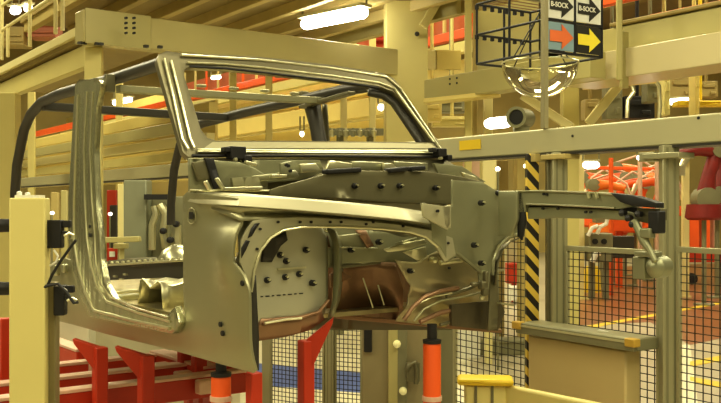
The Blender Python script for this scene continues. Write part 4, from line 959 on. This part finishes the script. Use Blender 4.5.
for (pts, l) in ((((627, 118), (628, 100), (634, 92), (632, 84)), 'thin silver hose rising beside the black housing'), (((659, 122), (660, 105), (659, 86), (655, 80)), 'silver conduit right of the black housing')):
    m = MB(); m.tube([P(x, y, 13.5) for x, y in pts], 0.03, 8); tag(m.build('silver_hose', STEEL_L), l, 'hose')  # hoses drawn free, without supports

# ================================================================ ROBOTS and equipment behind the fence
def robot(px, py_base_z, Y, s_, mm, label, flip=1, grp='orange robots behind the fence'):
    b = P(px, 205, Y); b.z = 0
    t = thing('industrial_robot', label, 'robot', b, grp)
    h0 = py_base_z
    m = MB(); m.lathe(b, Z, [(0, .2 * s_), (0.03, .2 * s_), (0.04, .045 * s_), (h0 - .05, .045 * s_), (h0 - .04, 0)], 14); m.build('pedestal', GREYD, t)
    m = MB(); m.lathe(b, Z, [(h0 - .05, .3 * s_), (h0, .35 * s_), (h0 + 0.25 * s_, .32 * s_), (h0 + .26 * s_, 0)], 16); m.build('base', mm, t)
    j1 = b + V((0, -0.05, h0 + 0.35 * s_)); j2 = j1 + V((-0.25 * flip * s_, 0, 0.95 * s_)); j3 = j2 + V((0.85 * flip * s_, -0.2, -0.10 * s_)); j4 = j3 + V((0.18 * flip * s_, -0.05, -0.35 * s_))
    m = MB(); m.tube([j1, (j1 + j2) / 2 + V((-0.05, 0, 0)), j2], [0.19 * s_, 0.13 * s_, 0.15 * s_], 12); m.build('lower_arm', mm, t)
    m = MB(); m.lathe(j1 + V((0, 0.2 * s_, 0)), (0, -1, 0), [(0, .22 * s_), (0.4 * s_, .22 * s_), (.42 * s_, 0)], 14); m.build('joint', GREYD, t)
    m = MB(); m.lathe(j2 + V((0, 0.18 * s_, 0)), (0, -1, 0), [(0, .17 * s_), (0.36 * s_, .17 * s_), (.38 * s_, 0)], 14); m.build('joint', GREYD, t)
    m = MB(); m.tube([j2, (j2 + j3) / 2 + Z * 0.04, j3], [0.17 * s_, 0.12 * s_, 0.09 * s_], 12); m.build('forearm', mm, t)
    m = MB(); m.tube([j3, j4], [0.08 * s_, 0.05 * s_], 10); m.box(j4, (0.16 * s_, 0.1 * s_, 0.18 * s_)); m.build('wrist', STEEL_L, t)
    m = MB(); m.tube([j2 + V((0, -.1, .15 * s_)), (j2 + j3) / 2 + V((0, -.15, 0.35 * s_)), j3 + V((0, -.1, .12 * s_)), j4], 0.03 * s_, 8); m.build('dress_hose', PINK if mm is not DRED else STEEL_L, t)
    return t
ords = ['nearest the pale column', 'second from the pale column', 'third from the pale column', 'middle one of seven', 'third from the right upright', 'second from the right upright', 'nearest the right upright']
for i, (px, Y, sc_, fl_, mm) in enumerate(((590, 26, 1.0, 1, ORANGE), (601, 22.5, .85, 1, ORANGE_F), (613, 24, 1.05, -1, ORANGE), (625, 27, 1.2, 1, ORANGE_F), (635, 23.5, .9, -1, ORANGE), (647, 25, 1.1, 1, ORANGE_F), (655, 22.5, .85, -1, ORANGE))):
    robot(px, 1.45 - 0.08 * (i % 3), Y, sc_, mm, 'small orange robot arm in the row behind the fence, ' + ords[i], fl_)
robot(704, 1.75, 19.0, 1.05, DRED, 'dark red robot arm at the right picture edge', -1, grp='red robots at right')
robot(717, 1.75, 20.5, 1.15, DRED, 'dark red robot arm partly cut off by the right edge', -1, grp='red robots at right')
column(567, 585, 20, 3.2, CREAM_L, 'pale column behind the front rail under the beam')
column(683, 690, 20.5, 3.4, CREAM_L, 'pale yellow post behind the right upright')
steel('orange_gantry_bar', P(596, 168, 23), P(662, 169, 22.8), 0.12, 0.08, ORANGE, 'thin orange bar above the orange robots', 'bar')  # bar of an orange gantry, its supports are left out
for i, x in enumerate((611, 640, 657)):
    m = MB(); a = P(x, 158, 21); m.beam(V((a.x, a.y, 0)), a, 0.08, 0.07); tag(m.build('robot_cell_post', PINK if i else ORANGE, bevel=0.006), ['orange cell post among the orange robots', 'pale pinkish cell post in front of orange robots', 'pale cell post next to the right upright'][i], 'post')
# orange railing at right
og = thing('orange_stand', 'orange frame stand behind the mesh at the right edge', 'stand', V((P(700, 205, 24.0).x, 24.0, 0)))
for (x0, y0, x1, y1, mm) in ((679, 206, 735, 216, ORANGE), (679, 250, 735, 262, RED), (688, 216, 697, 252, ORANGE), (701, 216, 708, 252, ORANGE), (712, 216, 715, 252, PINK), (727, 216, 735, 252, ORANGE)):
    a, b = P(x0, y0, 24.0), P(x1, y1, 24.0); m = MB(); m.box((a + b) / 2, (b.x - a.x, 0.3, a.z - b.z)); m.build('frame_bar', mm, og, bevel=0.01)
for x in (683, 724):
    a = P(x, 262, 24.0); m = MB(); m.beam(V((a.x, a.y, 0)), a, 0.12, 0.12); m.build('leg', GREYD, og)
for x in (683, 691):
    c = P(x, 270, 23.9); c.z = 0.15; m = MB(); m.lathe(c, (0, -1, 0), [(-0.1, 0.14), (0.1, 0.14), (0.11, 0)], 14); m.build('caster', BLACK, og)
# grey machine behind mesh
gm = thing('grey_machine', 'grey machine with two round ports behind the mesh beside the pale column', 'machine', V((P(612, 205, 20.0).x, 20.0, 0)))
a, b = P(588, 233, 20.0), P(612, 262, 20.0)
m = MB(); m.box((P(594, 0, 20.1).x, 20.3, b.z / 2), (0.12, 0.12, b.z)); m.build('leg', GREYD, gm)
m = MB(); m.box((P(608, 0, 20.1).x, 20.3, b.z / 2), (0.12, 0.12, b.z)); m.build('leg', GREYD, gm)
m = MB(); m.box(((a.x + b.x) / 2, 20.1, (a.z + b.z) / 2), (b.x - a.x, 0.4, a.z - b.z)); m.build('housing', GREYD, gm, bevel=0.03)
a, b = P(610, 236, 20.0), P(634, 258, 20.0)
m = MB(); m.box((a + b) / 2 + V((0, 0.1, 0)), (b.x - a.x, 0.3, a.z - b.z)); m.build('motor_block', TUBE, gm, bevel=0.02)
for x in (595, 604):
    m = MB(); m.lathe(P(x, 241.5, 19.88), (0, -1, 0), [(-.02, .06), (0.02, .06), (.022, 0)], 12); m.build('port', BLACK, gm)
m = MB(); m.tube([P(x, y, 19.8) for x, y in ((588, 236), (592, 228), (598, 226))], 0.045, 8); m.build('pipe', WHITE, gm)
m = MB(); m.tube([P(x, y, 19.8) for x, y in ((597, 234), (600, 227), (606, 224), (608, 217))], 0.045, 8); m.build('pipe', WHITE, gm)
m = MB(); m.tube([P(x, y, 19.8) for x, y in ((592, 262), (596, 254), (600, 253))], 0.06, 8); m.build('pipe', WHITE, gm)
m = MB(); m.box(P(620, 225, 23), (1.1, 0.4, 0.3)); m.box(P(608, 218, 23), (0.12, 0.4, 1.0)); m.box(V((P(620, 225, 23.).x, 23.1, .75)), (0.15, 0.15, 1.5)); tag(m.build('orange_table', ORANGE, bevel=0.01), 'orange table frame behind the grey machine', 'table')
m = MB(); c = P(592, 290, 21.8); c.z = 0; hz = P(0, 266, 21.8).z; m.lathe(c, Z, [(0, 0.21), (0.05, 0.20), (hz - 0.1, 0.18), (hz, 0.12), (hz + .01, 0)], 20); tag(m.build('yellow_bollard', YEL), 'yellow bollard behind the mesh fence above the worktop', 'bollard')
for i, (x, y0, y1, w, Y, mm, l) in enumerate(((513, 230, 262, 16, 20.0, GREYP, 'pale grey bin behind the striped post'), (514, 263, 283, 16, 19.6, RED, 'red crate low behind the mesh by the striped post'), (516, 286, 300, 14, 19.2, WHITE, 'small white box beneath the red crate'),
        (468, 304, 403, 22, 12.5, WHITE, 'white cabinet behind the mesh right of the orange jack'), (490, 338, 403, 70, 12.8, GREYD, 'dark grey cabinet behind the mesh left of the striped post'))):
    a, b = P(x - w / 2, y0, Y), P(x + w / 2, y1, Y)
    m = MB(); m.box(((a.x + b.x) / 2, Y, (a.z + max(0, b.z)) / 2), (b.x - a.x, 0.3, a.z - max(0, b.z))); m.box(((a.x + b.x) / 2, Y - .16, a.z - 0.03), ((b.x - a.x) * 1.04, 0.03, 0.04))
    if b.z > 0.05: m.beam(V(((a.x + b.x) / 2, Y, 0)), V(((a.x + b.x) / 2, Y, b.z)), 0.08, 0.08)
    tag(m.build('storage_box', mm, bevel=0.01), l, 'box')
for i, (x, y, w, h, Y, mm, l) in enumerate(((488, 175, 14, 30, 12, CREAM_L, 'pale cream post right of the far windscreen corner'), (500, 178, 14, 34, 14, BROWN, 'brown machine behind the post'), (472, 172, 16, 26, 13, PINK, 'pinkish panel behind far windscreen corner'), (521, 172, 12, 40, 13, TAN, 'tan machine guard left of the striped post'))):
    c = P(x, y, Y); s_ = Y / FOC; zt3 = c.z + h * s_ / 2
    m = MB(); m.box((c.x, c.y, zt3 / 2), (w * s_ * .5, 0.2, zt3)); m.box((c.x, c.y, zt3 - h * s_ / 2), (w * s_, 0.3, h * s_)); tag(m.build('machine_guard', mm, bevel=0.01), l, 'machine')
for q, l in (((526, 166), 'tiny round lamp left of the striped post'), ((498, 169), 'tiny round lamp in the brown machine')):
    t = thing('indicator_lamp', l, 'lamp', V((P(*q, 11.5).x, 11.5, 0)))
    m = MB(); m.lathe(P(*q, 11.5), (0, -1, 0), [(-.03, 0.02), (-.02, .03), (0.02, .025), (.03, 0)], 12); m.build('lens', GLOWY, t)
    m = MB(); a = P(*q, 11.5); m.beam(V((a.x, a.y, 0)), a, 0.02, 0.02); m.build('stand', GREYD, t)

# ================================================================ equipment seen through the door opening
mc = thing('welding_machine', 'grey and silver machine seen through the front door opening', 'machine', V((P(150, 205, 9.0).x, 9.0, 0)))
a, b = P(124, 180, 9), P(147, 262, 9); m = MB(); m.box(((a.x + b.x) / 2, 9.1, a.z / 2), (b.x - a.x, 0.25, a.z)); m.build('column', mat('green grey paint', (0.27, 0.28, 0.19), 0.4, 0.2), mc, bevel=0.012)
a, b = P(147, 196, 9), P(184, 262, 9); m = MB(); m.box(((a.x + b.x) / 2, 9.3, a.z / 2), (b.x - a.x, 0.2, a.z)); m.build('housing', GREYD, mc, bevel=0.012)
for (pts, r) in ((((152, 250), (152, 225), (156, 214), (154, 206)), 0.035), (((160, 204), (166, 214), (163, 232), (166, 248)), 0.04), (((176, 250), (176, 225)), 0.05)):
    m = MB(); m.tube([P(x, y, 8.95) for x, y in pts], r, 8); m.build('arm', STEEL_L, mc)
for q in ((163, 231), (176, 224), (170, 240)):
    m = MB(); m.lathe(P(*q, 8.85), (0, -1, 0), [(-.05, .03), (0.02, .03), (.03, 0)], 10); m.build('roller', BLACK, mc)
m = MB(); m.box(P(160, 197, 8.95), (0.28, 0.1, 0.05)); m.build('top_bar', BLACK, mc)
for i, (x0, x1, y0, Y, mm, l) in enumerate(((117, 124, 184, 10.5, CREAM_L, 'pale cream upright inside the door opening'), (106, 116, 190, 12, RED, 'red upright seen beside the middle pillar'), (109, 117, 205, 11.5, TUBE, 'dark upright in front of the red one'),
        (50, 58, 192, 10, TAN, 'tan upright right of the cream sensor column'), (60, 67, 190, 9.6, CREAM_O, 'olive upright between sensor column and middle pillar'), (69, 75, 192, 10.4, GREYD, 'grey upright touching the middle pillar'))):
    column(x0, x1, Y, P(0, y0, Y).z, mm, l, 'machine_upright', 'uprights under the grey beam', parts=False)
m = MB(); m.beam(P(105, 240, 8.6), P(140, 239, 8.5), 0.05, 0.05); m.box(P(121, 246, 8.7), (0.12, 0.1, 0.05)); m.beam(V((P(121, 246, 8.7).x, 8.7, 0)), P(121, 246, 8.7), 0.05, 0.05); tag(m.build('bracket_arm', CREAM_O, bevel=0.006), 'cream bracket arm crossing inside the door opening', 'bracket')
m = MB(); c = P(113, 254, 8.8); m.box(c, (0.09, 0.05, 0.11)); m.beam(V((c.x, c.y, 0)), c, 0.03, 0.03); o = m.build('red_box', RED, bevel=0.006); tag(o, 'small red control box beside the middle pillar', 'control box')
m = MB(); m.box(c - V((0, 0.03, 0)), (0.05, 0.01, 0.05)); m.build('white_face', WHITE, o)
for q, l in (((52, 213), 'small round lamp just right of sensor column top'), ((110, 214), 'small lamp in the door opening beside red upright')):
    t = thing('indicator_lamp', l, 'lamp', V((P(*q, 9.3).x, 9.3, 0)))
    m = MB(); m.lathe(P(*q, 9.3), (0, -1, 0), [(-.03, 0.01), (-.02, .018), (0.02, .014), (.03, 0)], 12); m.build('lens', GLOWY, t)
    m = MB(); a = P(*q, 9.3); m.beam(V((a.x, a.y, 0)), a, 0.012, 0.012); m.build('stand', GREYD, t)
# light machinery under body at left
m = MB(); c = P(70, 350, 7.5); m.box((c.x, 7.6, c.z / 2 + .2), (0.30, 0.2, c.z + .3)); tag(m.build('white_cabinet', mat('pale cabinet', (0.62, 0.6, 0.45), .4), bevel=0.01), 'pale narrow cabinet under the sill beside the sensor column', 'cabinet')
m = MB(); c = P(150, 345, 8.5); m.box((c.x, 8.6, (c.z + .15) / 2), (1.3, 0.3, c.z + .15)); tag(m.build('pale_bench', mat('bench paint', (0.45, 0.42, 0.28), .4), bevel=0.01), 'low pale bench seen between the red support posts', 'bench')
# dark red storage behind walkway
for (x, y, w, h, Y, mm, l) in ((45, 28, 28, 22, 19, mat('rust box', (0.33, 0.10, 0.04), .5), 'rust red box behind the walkway handrail'), (15, 38, 26, 18, 19, BROWN, 'dark brown box low behind the walkway handrail'), (72, 14, 14, 26, 17, BROWN, 'brown box left of the cross beam end'), (98, 4, 12, 10, 16, YELLOWB, 'yellow lit fitting above the cross beam end')):
    c = P(x, y, Y); s_ = Y / FOC; m = MB(); m.box(c, (w * s_, 0.5, h * s_)); m.box(c - V((0, .26, 0)), (w * s_ * .8, .04, h * s_ * .1)); m.box(c - V((0, .26, h * s_ * .3)), (w * s_ * .9, .04, h * s_ * .08)); tag(m.build('upper_level_box', mm, bevel=0.01), l, 'box')
m = MB(); m.box(P(303, 72, 18.5), (0.95, 0.4, 0.16)); m.box(P(303, 76, 18.5), (1.1, 0.3, 0.05)); tag(m.build('red_trough', DRED, bevel=0.01), 'dark red trough seen below the windscreen header', 'trough')
m = MB(); m.box(P(378, 35, 18.5), (0.28, 0.3, 0.40)); m.box(P(378, 40, 18.4), (0.32, 0.3, 0.06)); tag(m.build('red_panel', RED, bevel=0.01), 'small red panel left of the thick column top', 'panel')  # plain red panel with a wider lower band
# cluster of machine heads low in the windscreen view
t = thing('valve_rack', 'grey rack of valves seen low through the windscreen right half', 'rack', P(355, 150, 14.5))
m = MB(); m.box(P(355, 132, 14.6), (0.9, 0.15, 0.10)); m.beam(V((P(340, 0, 14.6).x, 14.7, 0)), P(340, 128, 14.7), 0.08, 0.08); m.beam(V((P(370, 0, 14.6).x, 14.7, 0)), P(370, 128, 14.7), 0.08, 0.08); m.build('rack_frame', GREYD, t)
for k in range(7):
    m = MB(); m.lathe(P(332 + k * 7, 134, 14.4), Z, [(-0.04, .035), (0.05, .045), (.06, .02), (.09, .02), (.095, 0)], 10); m.build('valve', GREYD if k % 2 else STEEL_L, t)
steel('ceiling_girder', P(420, 22, 30), P(760, -60, 22), 0.3, 0.5, TAN, 'tan roof girder high at upper right')
for i in range(5):
    x0 = -12 + i * 7
    steel('roof_girder', V((x0, 38, 8.4)), V((x0 + 14, 18, 8.4)), 0.3, 0.5, TAN if i % 2 else BROWN, 'roof girder under the ceiling of the far hall', grp='roof girders')

# ================================================================ LIGHT
def area(loc, sx, sy, power, col=(1, 0.93, 0.74), rot=(0, 0, 0)):
    l = bpy.data.lights.new('hall_light', 'AREA'); l.shape = 'RECTANGLE'; l.size = sx; l.size_y = sy; l.energy = power; l.color = col
    o = bpy.data.objects.new('hall_light', l); COL.objects.link(o); o.location = loc; o.rotation_euler = rot
    return o
WARM = (1.0, 0.94, 0.64)
area((-3.0, 1.2, 5.2), 0.5, 5, 165, WARM)
area((1.0, 1.0, 5.4), 0.5, 5, 165, WARM)
area((3.6, 3.5, 5.2), 0.5, 5, 165, WARM)
area((-4.5, 5.5, 5.4), 0.5, 4, 165, WARM)
area((0.3, 7.2, 6.0), 3, 0.8, 230, WARM)
for x in (-9, 0, 9):
    for y in (13, 21, 30):
        area((x, y, 8.7), 5, 1.5, 600, WARM)
w = bpy.data.worlds.new('hall ambient'); S.world = w; w.use_nodes = True
nt = w.node_tree; bg = nt.nodes['Background']
tc = nt.nodes.new('ShaderNodeTexCoord'); sp = nt.nodes.new('ShaderNodeSeparateXYZ'); cr = nt.nodes.new('ShaderNodeValToRGB')
mp = nt.nodes.new('ShaderNodeMath'); mp.operation = 'MULTIPLY_ADD'; mp.inputs[1].default_value = 0.5; mp.inputs[2].default_value = 0.5
nt.links.new(tc.outputs['Generated'], sp.inputs[0]); nt.links.new(sp.outputs['Z'], mp.inputs[0]); nt.links.new(mp.outputs[0], cr.inputs[0])
e = cr.color_ramp.elements; e[0].position = 0.35; e[0].color = (0.07, 0.055, 0.02, 1); e[1].position = 0.7; e[1].color = (0.95, 0.84, 0.44, 1)
x = cr.color_ramp.elements.new(0.5); x.color = (0.26, 0.22, 0.10, 1)
nt.links.new(cr.outputs[0], bg.inputs[0]); bg.inputs[1].default_value = 0.62

# ================================================================ CAMERA
cd = bpy.data.cameras.new('camera'); co = bpy.data.objects.new('camera', cd); COL.objects.link(co); S.camera = co
co.location = CAM; co.rotation_euler = (math.pi / 2, 0, 0)
cd.sensor_width = 36; cd.lens = 36 * FOC / 721; cd.shift_y = (HY - 201.5) / 721; cd.clip_end = 200; cd.clip_start = 0.05
S.view_settings.view_transform = 'Standard'; S.view_settings.look = 'None'; S.view_settings.exposure = 0.12; S.view_settings.gamma = 0.86
